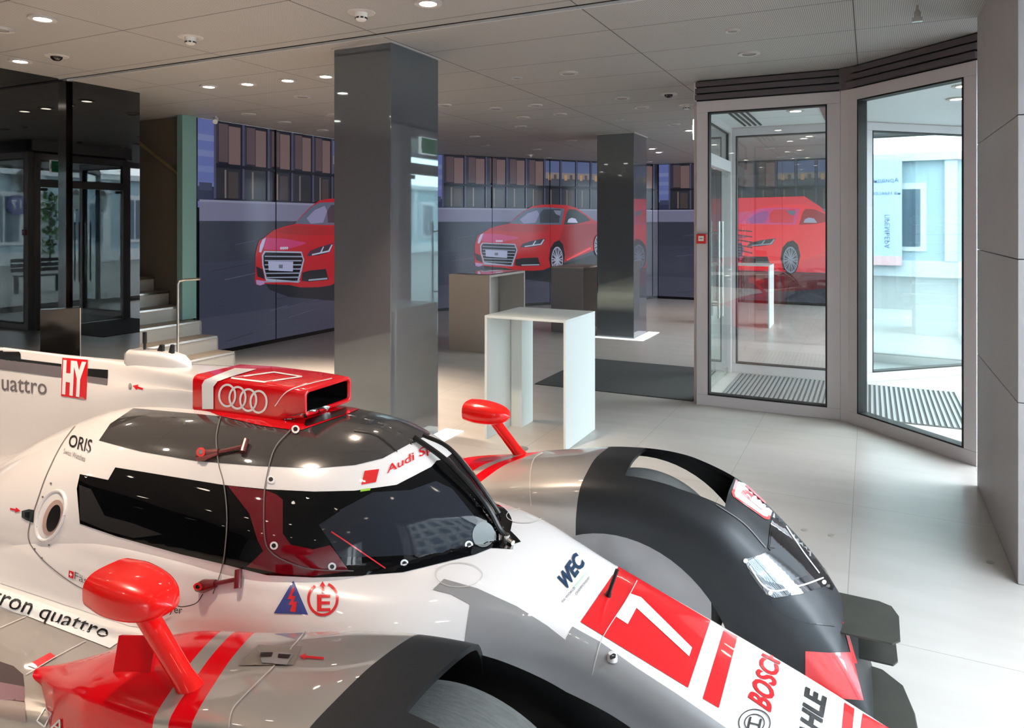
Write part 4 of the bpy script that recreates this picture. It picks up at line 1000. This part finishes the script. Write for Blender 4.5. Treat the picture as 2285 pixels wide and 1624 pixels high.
decal('dashboard', [(832, 1099), (915, 1094), (972, 1074), (1008, 1091), (1066, 1162), (1051, 1186), (1056, 1218), (977, 1235), (823, 1242), (758, 1242), (712, 1171), (755, 1140)], CB, C['windash'], off=.0026)
decal('windscreen_edge', [(632, 1112), (700, 1110), (760, 1140), (712, 1171), (742, 1215), (700, 1225), (650, 1215), (632, 1190)], CB, C['win'], off=.0032)
stroke('red_trim_line', [(740, 1186), (785, 1216), (860, 1267)], 3, CB, C['dred'], .0034)
decal('side_glass_reflection_panel', [(178, 1082), (205, 1092), (235, 1150), (300, 1168), (365, 1192), (300, 1200), (240, 1184), (180, 1160)], CB, mat('painted_silver_reflection', (44, 43, 43), .05), off=.0026).name = 'painted_glass_reflection'  # grey film paints a reflection of silver bodywork onto the side glass
decal('sun_sensor', ring_px(1078, 1194, 25, 29), CB, mat('grey_gel_pad', (120, 126, 126), .5), off=.0034, g=5)
decal('lime_tag', [(805, 1093), (827, 1090), (826, 1095), (804, 1098)], CB, C['lime'], off=.0034, g=5)
for x, y in ((742, 1263), (902, 1256), (1045, 1215), (613, 1217), (606, 1071), (660, 960)):
    decal('window_bolt', ring_px(x, y, 9, 9, 20), CB, C['dwhite'], off=.0044, g=4); decal('window_bolt', ring_px(x, y, 5, 5, 16), CB, C['blk'], off=.0052, g=3)
for pts in ([(493, 932), (486, 960), (484, 989), (490, 1038), (502, 1083), (509, 1154), (505, 1224), (499, 1262), (491, 1290), (478, 1325)], [(649, 962), (614, 1003), (597, 1066), (591, 1118), (593, 1199), (607, 1231), (649, 1255), (702, 1269), (790, 1272)]):
    stroke('door_gap', pts, 2.6, CB, C['gap'], .0056)
stroke('panel_gap', [(225, 910), (182, 936), (140, 989), (105, 1059), (84, 1118), (67, 1171), (65, 1203), (81, 1231), (116, 1266), (175, 1308), (250, 1340)], 2, CB, C['gap'], .002)
stroke('roof_gap', [(790, 962), (835, 970), (870, 995), (886, 1010)], 2, CB, C['blk'], .004)
# writing on the canopy, fin and side
decal('sport_square', [(814, 1051), (846, 1047), (839, 1076), (806, 1082)], CB, C['dred'], .002)
text('lettering', 'Audi Sp', [(864, 1040), (962, 988), (966, 1012), (863, 1064)], CB, C['dred'], .003, bold=.008)
decal('hybrid_panel', [(140, 798), (197, 803), (193, 892), (137, 883)], ['fin', 'can'], C['dred'], .002)
text('lettering', 'HY', [(143, 803), (194, 808), (190, 888), (140, 879)], ['fin', 'can'], C['dwhite'], .0035, bold=.06)
decal('fin_black_band', [(-60, 762), (47, 778), (47, 801), (138, 812), (138, 818), (-60, 795)], ['fin'], C['dblack'], .002)
decal('fin_black_band', [(197, 822), (242, 825), (241, 845), (196, 839)], ['fin'], C['dblack'], .002)
decal('fin_grey_band', [(-60, 795), (0, 801), (138, 818), (138, 842), (0, 824), (-60, 816)], ['fin'], C['dgrey'], .002)
decal('fin_grey_band', [(196, 839), (241, 845), (240, 859), (196, 852)], ['fin'], C['dgrey'], .002)
text('lettering', 'quattro', [(-17, 838), (105, 852), (105, 892), (-17, 880)], ['fin'], C['dgrey'], .002, bold=.004)
text('lettering', 'ORIS', [(158, 969), (208, 982), (202, 1012), (152, 996)], CB, C['dblack'], .002, bold=.015)
text('lettering', 'Swiss Watches', [(144, 1001), (192, 1018), (190, 1031), (142, 1012)], CB, C['dgrey'], .002)
decal('flag_patch', [(155, 1272), (166, 1276), (165, 1291), (154, 1287)], CB, C['dred'], .002, g=5)
text('lettering', '+', [(157, 1276), (163, 1278), (163, 1287), (157, 1285)], CB, C['dwhite'], .003, bold=.05)
text('lettering', 'Fässler', [(168, 1275), (234, 1306), (232, 1321), (167, 1291)], CB, C['dgrey'], .002)
text('lettering', 'ayer', [(371, 1354), (408, 1358), (407, 1374), (370, 1370)], CB + ['deck'], C['dblack'], .002)
decal('warning_triangle', [(655, 1295), (688, 1371), (612, 1368)], CB, C['dblue'], .002)
decal('warning_bolt', [(655, 1309), (643, 1337), (652, 1337), (645, 1350), (653, 1350), (648, 1364), (661, 1366), (664, 1342), (656, 1344), (661, 1330), (652, 1330), (658, 1318)], CB, C['dred'], .003, g=5)
stroke('extinguisher_ring', ring_px(721, 1337, 32, 35, 24, -1.2, 4.35), 6, CB, C['dred'], .002, sm=3)
decal('extinguisher_arrow', [(718, 1324), (718, 1309), (713, 1309), (720, 1298), (727, 1309), (723, 1309), (724, 1324)], CB, C['dred'], .002, g=4)
text('lettering', 'E', [(708, 1327), (738, 1327), (738, 1364), (708, 1364)], CB, C['dred'], .002, bold=.025)
def arrow(x0, y0, x1, y1, keys, w_=4):
    stroke('arrow_mark', [(x0, y0), (x1, y1)], w_, keys, C['dred'], .0025)
    d = np.array([x1 - x0, y1 - y0], float); d /= np.hypot(*d); nn = np.array([-d[1], d[0]])
    t = np.array([x1, y1]); a = t - d * 2
    decal('arrow_mark', [tuple(a + nn * w_ * 1.5), tuple(t + d * w_ * 2.4), tuple(a - nn * w_ * 1.5)], keys, C['dred'], .0026, g=4)
arrow(320, 868, 306, 864, ['fin', 'can'], 4); decal('filler_dot', ring_px(291, 862, 4, 7, 14), ['fin', 'can'], C['dsilver'], .002, g=4)
arrow(24, 1135, 38, 1138, CB, 4)
decal('side_latch', [(50, 1140), (66, 1136), (78, 1138), (76, 1166), (60, 1160), (50, 1154)], CB, C['chrome'], .003, g=5)
decal('side_latch', [(58, 1142), (66, 1142), (66, 1156), (58, 1154)], CB, C['blk'], .004, g=5)
# side intake
def tube_px(name, pts, r, keys, m, off=.0, close=False, parent=car):
    H = [hit(x, y, keys, off) for x, y in pts]; H = [h for h in H if h is not None]
    if close: H.append(H[0])
    g = G(); g.tube(H, r, 10); return g.obj(name, m, parent, smooth=True)
tl = lambda cx, cy, rx, ry, n_=28: [(cx + rx * math.cos(a) + .25 * ry * math.sin(a) * -1, cy + ry * math.sin(a)) for a in [2 * math.pi * i / n_ for i in range(n_)]]
decal('side_intake', tl(119, 1155, 21, 40), CB, mat('intake_lip', (180, 150, 142), .4), .002, g=5)
decal('intake_hole', tl(121, 1156, 14, 30), CB, C['blk'], .003, g=5)
tube_px('intake_lip', tl(114, 1150, 30, 56), .006, CB, C['white'], .001, True)
for x, y in ((115, 1079), (135, 1095), (97, 1109), (143, 1144), (82, 1175), (111, 1216), (79, 1225), (95, 1245)): decal('body_screw', ring_px(x, y, 2.5, 2.5, 10), CB, C['dgrey'], .003, g=3)
# scoop markings
decal('scoop_stripe', [(453, 912), (452, 858), (458, 848), (524, 823), (573, 825), (487, 851), (478, 862), (478, 912)], ['scoop', 'can'], C['dwhite'], .0035, g=6)
for x, y in ((508, 882), (531, 887), (555, 892), (578, 896)): stroke('ring_emblem', ring_px(x, y, 18, 24, 20) + [(x + 18, y)], 4.5, ['scoop'], C['dwhite'], .002, sm=3)
stroke('scoop_diamond', [(516, 844), (611, 831)], 3, ['scoop'], C['dwhite'], .002); stroke('scoop_diamond', [(611, 831), (674, 841)], 3, ['scoop'], C['dwhite'], .002)
stroke('scoop_diamond', [(674, 841), (590, 853)], 3, ['scoop'], C['dwhite'], .002); stroke('scoop_diamond', [(590, 853), (516, 844)], 3, ['scoop'], C['dwhite'], .002)
stroke('scoop_gap', [(614, 906), (642, 873), (698, 855), (741, 845)], 2, ['scoop'], C['dwhite'], .002)
# aerials on the fin
g = G(); rows = []
for s, hw, zt in ((-1.87, .001, 1.15), (-1.86, .03, 1.19), (-1.83, .042, 1.2), (-1.65, .042, 1.2), (-1.58, .036, 1.19), (-1.54, .02, 1.17), (-1.52, .001, 1.15)):
    rows.append([(s, v, z) for v, z in rr(max(hw, .002), 1.13, zt, min(.018, hw * .5 + .0005))])
ab = grid('aerial_base', rows, C['white'], closed=True)
def aer(px, py0, py1, r0, r1, nm, lean=0):
    a = P(px, py1, v=0); b2 = P(px + lean, py0, v=0); g = G(); g.tube([a - Vector((0, 0, .01)), a + (b2 - a) * .3, b2], [r0, r0, r1], 10); g.obj(nm, C['blk'], ab, smooth=True)
aer(323, 741, 790, .006, .0045, 'whip_aerial'); aer(323, 741, 760, .008, .008, 'whip_aerial')
for x0, x1, y0, y1 in ((348, 365, 768, 795), (376, 387, 768, 797)):
    a, b2, c_, d = P(x0, y1, v=0), P(x1, y1, v=0), P(x1, y0 + 2, v=0), P((x0 + x1 * 2) / 3, y0, v=0)
    V = [p + Vector((0, w_, 0)) for w_ in (-.006, .006) for p in (a, b2, c_, d)]
    mesh_obj('blade_aerial', V, [(0, 1, 2, 3), (7, 6, 5, 4), (0, 4, 5, 1), (1, 5, 6, 2), (2, 6, 7, 3), (3, 7, 4, 0)], C['blk'], ab)
# door latches and wiper
def latch(p0, p1, m1):
    g = G(); a = hit(*p0, CB, .008); b2 = hit(*p1, CB, .012); mid = a + (b2 - a) * .38
    e = empty('door_latch'); e.parent = car
    h = G(); h.tube([a - (b2 - a) * .15, a + (b2 - a) * .05, mid], [.012, .019, .011], 12); h.obj('latch_body', m1, e, smooth=True)
    h = G(); h.tube([mid, b2], .006, 10); nn = Vector((.25, -.2, -1)).normalized() if False else (b2 - a).cross(hit(*p0, CB, .02) - hit(*p0, CB, 0)).normalized()
    h.tube([b2 - nn * .024, b2 + nn * .024], .010, 10); h.obj('latch_pin', m1, e, smooth=True)
    decal('latch_ring', ring_px(p0[0], p0[1], 10, 10, 20), CB, C['dred'], .027, g=4, parent=e); decal('latch_ring', ring_px(p0[0], p0[1], 5.5, 5.5, 16), CB, C['chrome'], .028, g=4, parent=e)
latch((456, 1308), (536, 1294), mat('dark_red_latch', (110, 14, 26), .3, coat=.6)); latch((457, 1020), (548, 1001), mat('steel_red_latch', (150, 90, 88), .25, .8))
stroke('latch_cable', [(455, 1325), (440, 1345), (410, 1353), (396, 1350)], 2, CB, C['dblack'], .004)
wp = empty('windscreen_wiper'); wp.parent = car
def vtube(nm, pts, r, m, dv=0.0, dz=.014):
    g = G(); g.tube([Vector(q) + Vector((.004, dv, dz)) for q in cr([tuple(P(x, y, v=0)) for x, y in pts], 5)], r, 8); g.obj(nm, m, wp, smooth=True)
vtube('wiper_arm', [(922, 985), (985, 1030), (1040, 1085), (1085, 1140), (1112, 1190), (1134, 1214)], .009, C['blk'])
vtube('wiper_blade', [(935, 988), (990, 1015), (1040, 1072), (1075, 1120), (1105, 1165)], .007, C['blk'], .02, .02)
vtube('wiper_link', [(920, 990), (965, 1040), (1010, 1090), (1055, 1140), (1085, 1178)], .004, C['dark'] if 'dark' in C else C['blk'], -.02, .006)
g = G(); a = P(1128, 1208, v=0) + Vector((0, 0, .01)); g.tube([a - Vector((0, 0, .03)), a + Vector((0, 0, .012))], .014, 16); g.tube([a, a + Vector((.03, -.01, -.005))], .008, 10); g.obj('wiper_pivot', C['chrome'], wp, smooth=True)
# nose
decal('number_panel', [(1380, 1265), (1585, 1385), (1535, 1535), (1295, 1388)], ['body'], C['dred'], .0015)
z5 = lambda pts: [(1250 + x / 2.446, 960 + y / 2.446) for x, y in pts]
decal('number_seven', z5([(378, 893), (305, 1022), (367, 1062), (415, 973), (702, 1238), (718, 1190), (440, 915)]), ['body'], C['dwhite'], .003)
decal('red_bar', z5([(893, 1087), (967, 1128), (865, 1517), (778, 1465)]), ['body'], C['dred'], .0015)
decal('red_bar', [(1884, 1568), (1906, 1582), (1900, 1650), (1876, 1650)], ['body'], C['dred'], .0015)
decal('red_bar', [(1925, 1592), (1995, 1632), (1960, 1680), (1915, 1660)], ['body'], C['dred'], .0015)
text('lettering', 'BOSCH', [(1668, 1556), (1706, 1440), (1745, 1458), (1720, 1592)], ['body'], C['dred'], .0025, bold=.03)
stroke('bosch_ring', ring_px(1683, 1614, 35, 30, 24) + [(1718, 1614)], 2.5, ['body'], C['dblack'], .0025, sm=3)
bpy.data.objects['bosch_ring'].name = 'circle_emblem'
stroke('circle_emblem', ring_px(1683, 1614, 22, 19, 20) + [(1705, 1614)], 2.5, ['body'], C['dblack'], .0025, sm=3)
text('circle_emblem', 'H', [(1672, 1600), (1700, 1606), (1694, 1634), (1666, 1626)], ['body'], C['dblack'], .0025)
text('lettering', 'MAHLE', [(1776, 1672), (1797, 1532), (1845, 1558), (1818, 1706)], ['body'], C['dblack'], .0025, bold=.04)
text('lettering', 'WEC', [(1243, 1289), (1283, 1232), (1309, 1256), (1264, 1318)], ['body'], C['dnavy'], .0025, bold=.045, shear=.2)
text('lettering', 'FIA WORLD', [(1252, 1343), (1280, 1310), (1284, 1314), (1256, 1347)], ['body'], C['dgrey'], .0025)
text('lettering', 'ENDURANCE', [(1280, 1310), (1306, 1277), (1310, 1281), (1284, 1314)], ['body'], C['dgreen'], .0025)
text('lettering', 'CHAMPIONSHIP', [(1282, 1326), (1313, 1287), (1317, 1291), (1286, 1330)], ['body'], C['dgrey'], .0025)
decal('silver_nose_panel', [(991, 1292), (1065, 1313), (1153, 1353), (1221, 1396), (1262, 1428), (1277, 1398), (1340, 1433), (1420, 1490), (1510, 1548), (1620, 1624), (1660, 1700), (1340, 1700), (1030, 1500), (1040, 1411), (1049, 1349), (1006, 1326), (966, 1316)], ['body'], C['dsilver'], .0015)
stroke('panel_gap', [(1421, 1297), (1397, 1341), (1346, 1421), (1330, 1470), (1322, 1506)], 2, ['body'], C['seam'], .004)
for cx, cy, rx, ry in ((1024, 1284), (0, 0)) and ((1024, 1284, 52, 27), (1170, 1152, 40, 16)): stroke('access_cover', ring_px(cx, cy, rx, ry, 24) + [(cx + rx, cy)], 1.6, ['body', 'can'], C['seam'], .003, sm=3)
q = hit(1366, 1470, ['body'], .004); g = G(); g.lathe([(0, .014), (.010, .013), (.013, .006), (.013, -.005)], 20, tuple(q)); cc = g.obj('nose_camera', C['white'], car, smooth=True)
decal('camera_lens', ring_px(1366, 1471, 7, 5, 16), ['body'], C['blk'], .020, g=3, parent=cc)
a = hit(1356, 1330, ['body']); b2 = P(1377, 1271, v=a.y); g = G(); g.tube([a - Vector((0, 0, .004)), a + (b2 - a) * .15, a + (b2 - a) * .2, b2], [.009, .008, .006, .0055], 12); g.obj('nose_aerial', C['blk'], car, smooth=True)
# near fender details
FN = ['fnear']; FF = ['ffar']
decal('latch_pocket', [(577, 1440), (674, 1443), (655, 1485), (532, 1486)], FN, mat('pocket_silver', (150, 142, 134), .25, .4), .002)
decal('fender_latch', [(578, 1456), (656, 1462), (640, 1487), (585, 1482)], FN, C['dsilver'], .004); decal('fender_latch', [(582, 1460), (610, 1460), (606, 1470), (580, 1470)], FN, C['blk'], .005, g=5); decal('fender_latch', [(622, 1463), (650, 1465), (644, 1474), (620, 1472)], FN, C['blk'], .005, g=5)
arrow(723, 1471, 680, 1467, FN, 5)
stroke('fender_gap', [(735, 1377), (697, 1396), (655, 1442), (648, 1452)], 2.4, FN, C['seam'], .003); stroke('fender_gap', [(613, 1487), (543, 1557), (518, 1589), (512, 1630)], 2.4, FN, C['seam'], .003)
stroke('fender_gap', [(1211, 1011), (1193, 1023), (1185, 1048), (1183, 1085), (1186, 1129)], 2.4, FF, C['seam'], .003)
for a_, b_ in (((101, 1580), (117, 1590)), ((117, 1590), (101, 1620)), ((101, 1620), (84, 1608)), ((84, 1608), (101, 1580))): stroke('square_outline', [a_, b_], 3, FN + ['deck'], C['dwhite'], .003)
text('lettering', 'Audi', [(124, 1596), (192, 1640), (180, 1664), (114, 1624)], FN + ['deck'], C['dwhite'], .003)
a = hit(252, 1500, FN + ['deck']); b2 = hit(336, 1500, FN + ['deck']); c_ = P(348, 1420, s=b2.x - .01); d = P(265, 1418, s=a.x - .01); th_ = Vector((.004, .006, 0))
mesh_obj('fender_vane', [a, b2, c_, d, a + th_, b2 + th_, c_ + th_, d + th_], [(0, 1, 2, 3), (7, 6, 5, 4), (0, 4, 5, 1), (1, 5, 6, 2), (2, 6, 7, 3), (3, 7, 4, 0)], C['red'], car)
# deck livery
DK = ['deck', 'body']
decal('white_deck_panel', [(-60, 1150), (60, 1240), (185, 1318), (300, 1350), (385, 1372), (340, 1402), (290, 1398), (-60, 1280)], DK + ['can'], C['white'], .0015)
decal('white_strip', [(-60, 1290), (0, 1312), (289, 1417), (245, 1447), (0, 1352), (-60, 1330)], DK, C['dwhite'], .002)
text('lettering', 'e-tron quattro', [(-52, 1303), (246, 1402), (236, 1437), (-58, 1342)], DK, C['dblack'], .0035, shear=.25)
decal('red_mark', [(60, 1485), (112, 1457), (126, 1466), (82, 1493)], DK, C['dred'], .002)
stroke('deck_gap', [(0, 1402), (58, 1377)], 2, DK, C['seam'], .003); stroke('deck_gap', [(192, 1431), (128, 1465), (58, 1507)], 2, DK, C['seam'], .003)
decal('louvre_opening', [(-60, 1462), (0, 1478), (30, 1488), (52, 1507), (55, 1534), (0, 1524), (-60, 1515)], DK, mat('louvre_dark', (60, 44, 46), .5), .003)
decal('louvre_slat', [(-60, 1515), (0, 1524), (55, 1534), (55, 1566), (0, 1562), (-60, 1558)], DK, mat('louvre_mauve', (128, 96, 104), .3), .003)
decal('louvre_slat', [(-60, 1558), (0, 1562), (56, 1568), (60, 1610), (0, 1600), (-60, 1595)], DK, mat('louvre_grey', (146, 130, 126), .3), .003)
# far fender
P1 = [(1642, 1069), (1657, 1073), (1724, 1121), (1726, 1130), (1716, 1160), (1706, 1158), (1635, 1108), (1632, 1099)]
decal('class_plate', P1, FF, C['dred'], .002); cx, cy = 1679, 1115
decal('class_plate_face', [(cx + (x - cx) * .88, cy + (y - cy) * .86) for x, y in P1], FF, C['dwhite'], .003)
text('lettering', 'P', [(1655, 1102), (1664, 1084), (1694, 1106), (1697, 1138)], FF, C['dred'], .0045, bold=.03) if False else None
text('lettering', 'P1', [(1652, 1101), (1664, 1082), (1708, 1122), (1700, 1140)], FF, C['dred'], .0045, bold=.03)
HL = [(1729, 1135), (1718, 1172), (1713, 1223), (1722, 1232), (1660, 1248), (1672, 1276), (1706, 1324), (1727, 1333), (1784, 1326), (1840, 1308), (1856, 1317), (1860, 1310), (1840, 1270), (1812, 1227), (1759, 1160)]
hl = decal('headlight', HL, FF, mat('headlight_cover', (24, 27, 32), .02, ior=2.2, coat=1.0), .003)
hm = mat('headlight_reflector_metal', (150, 156, 160), .08, 1.0)
for pl in ([(1720, 1185), (1742, 1196), (1738, 1226), (1716, 1222)], [(1668, 1252), (1750, 1214), (1785, 1245), (1800, 1285), (1740, 1305), (1708, 1296), (1682, 1272)]): decal('headlight_reflector', pl, FF, hm, .0042, parent=hl)
stroke('light_strip', [(1672, 1262), (1700, 1303), (1730, 1318), (1790, 1306), (1835, 1290)], 3.5, FF, C['dwhite'], .0055, parent=hl)
stroke('light_strip', [(1752, 1175), (1790, 1232), (1826, 1280)], 2.5, FF, C['dwhite'], .0055, parent=hl)
for x, y in ((1663, 1251), (1718, 1322), (1836, 1300)): decal('lens_screw', ring_px(x, y, 5, 5, 14), FF, C['dwhite'], .006, g=3, parent=hl)
decal('red_nose_panel', [(1797, 1452), (1850, 1456), (1898, 1455), (1908, 1490), (1926, 1562), (1860, 1556), (1797, 1525)], FF, C['dred'], .002)
decal('red_nose_panel', [(1879, 1387), (1886, 1390), (1912, 1480), (1903, 1480)], FF, C['dred'], .002)
stroke('fender_gap', [(1597, 1126), (1659, 1168), (1708, 1222)], 2, FF, C['gap'], .003); stroke('fender_gap', [(1716, 1335), (1732, 1361), (1781, 1385), (1863, 1397)], 2, FF, C['blk'], .003)
for sg_ in (-1, 1):
    g = G(); g.prism([(-.38, sg_ * .528), (.33, sg_ * .528), (.33, sg_ * .536), (-.38, sg_ * .536)], .12, .585); g.obj('wheel_well_liner', C['dsilver'], car)
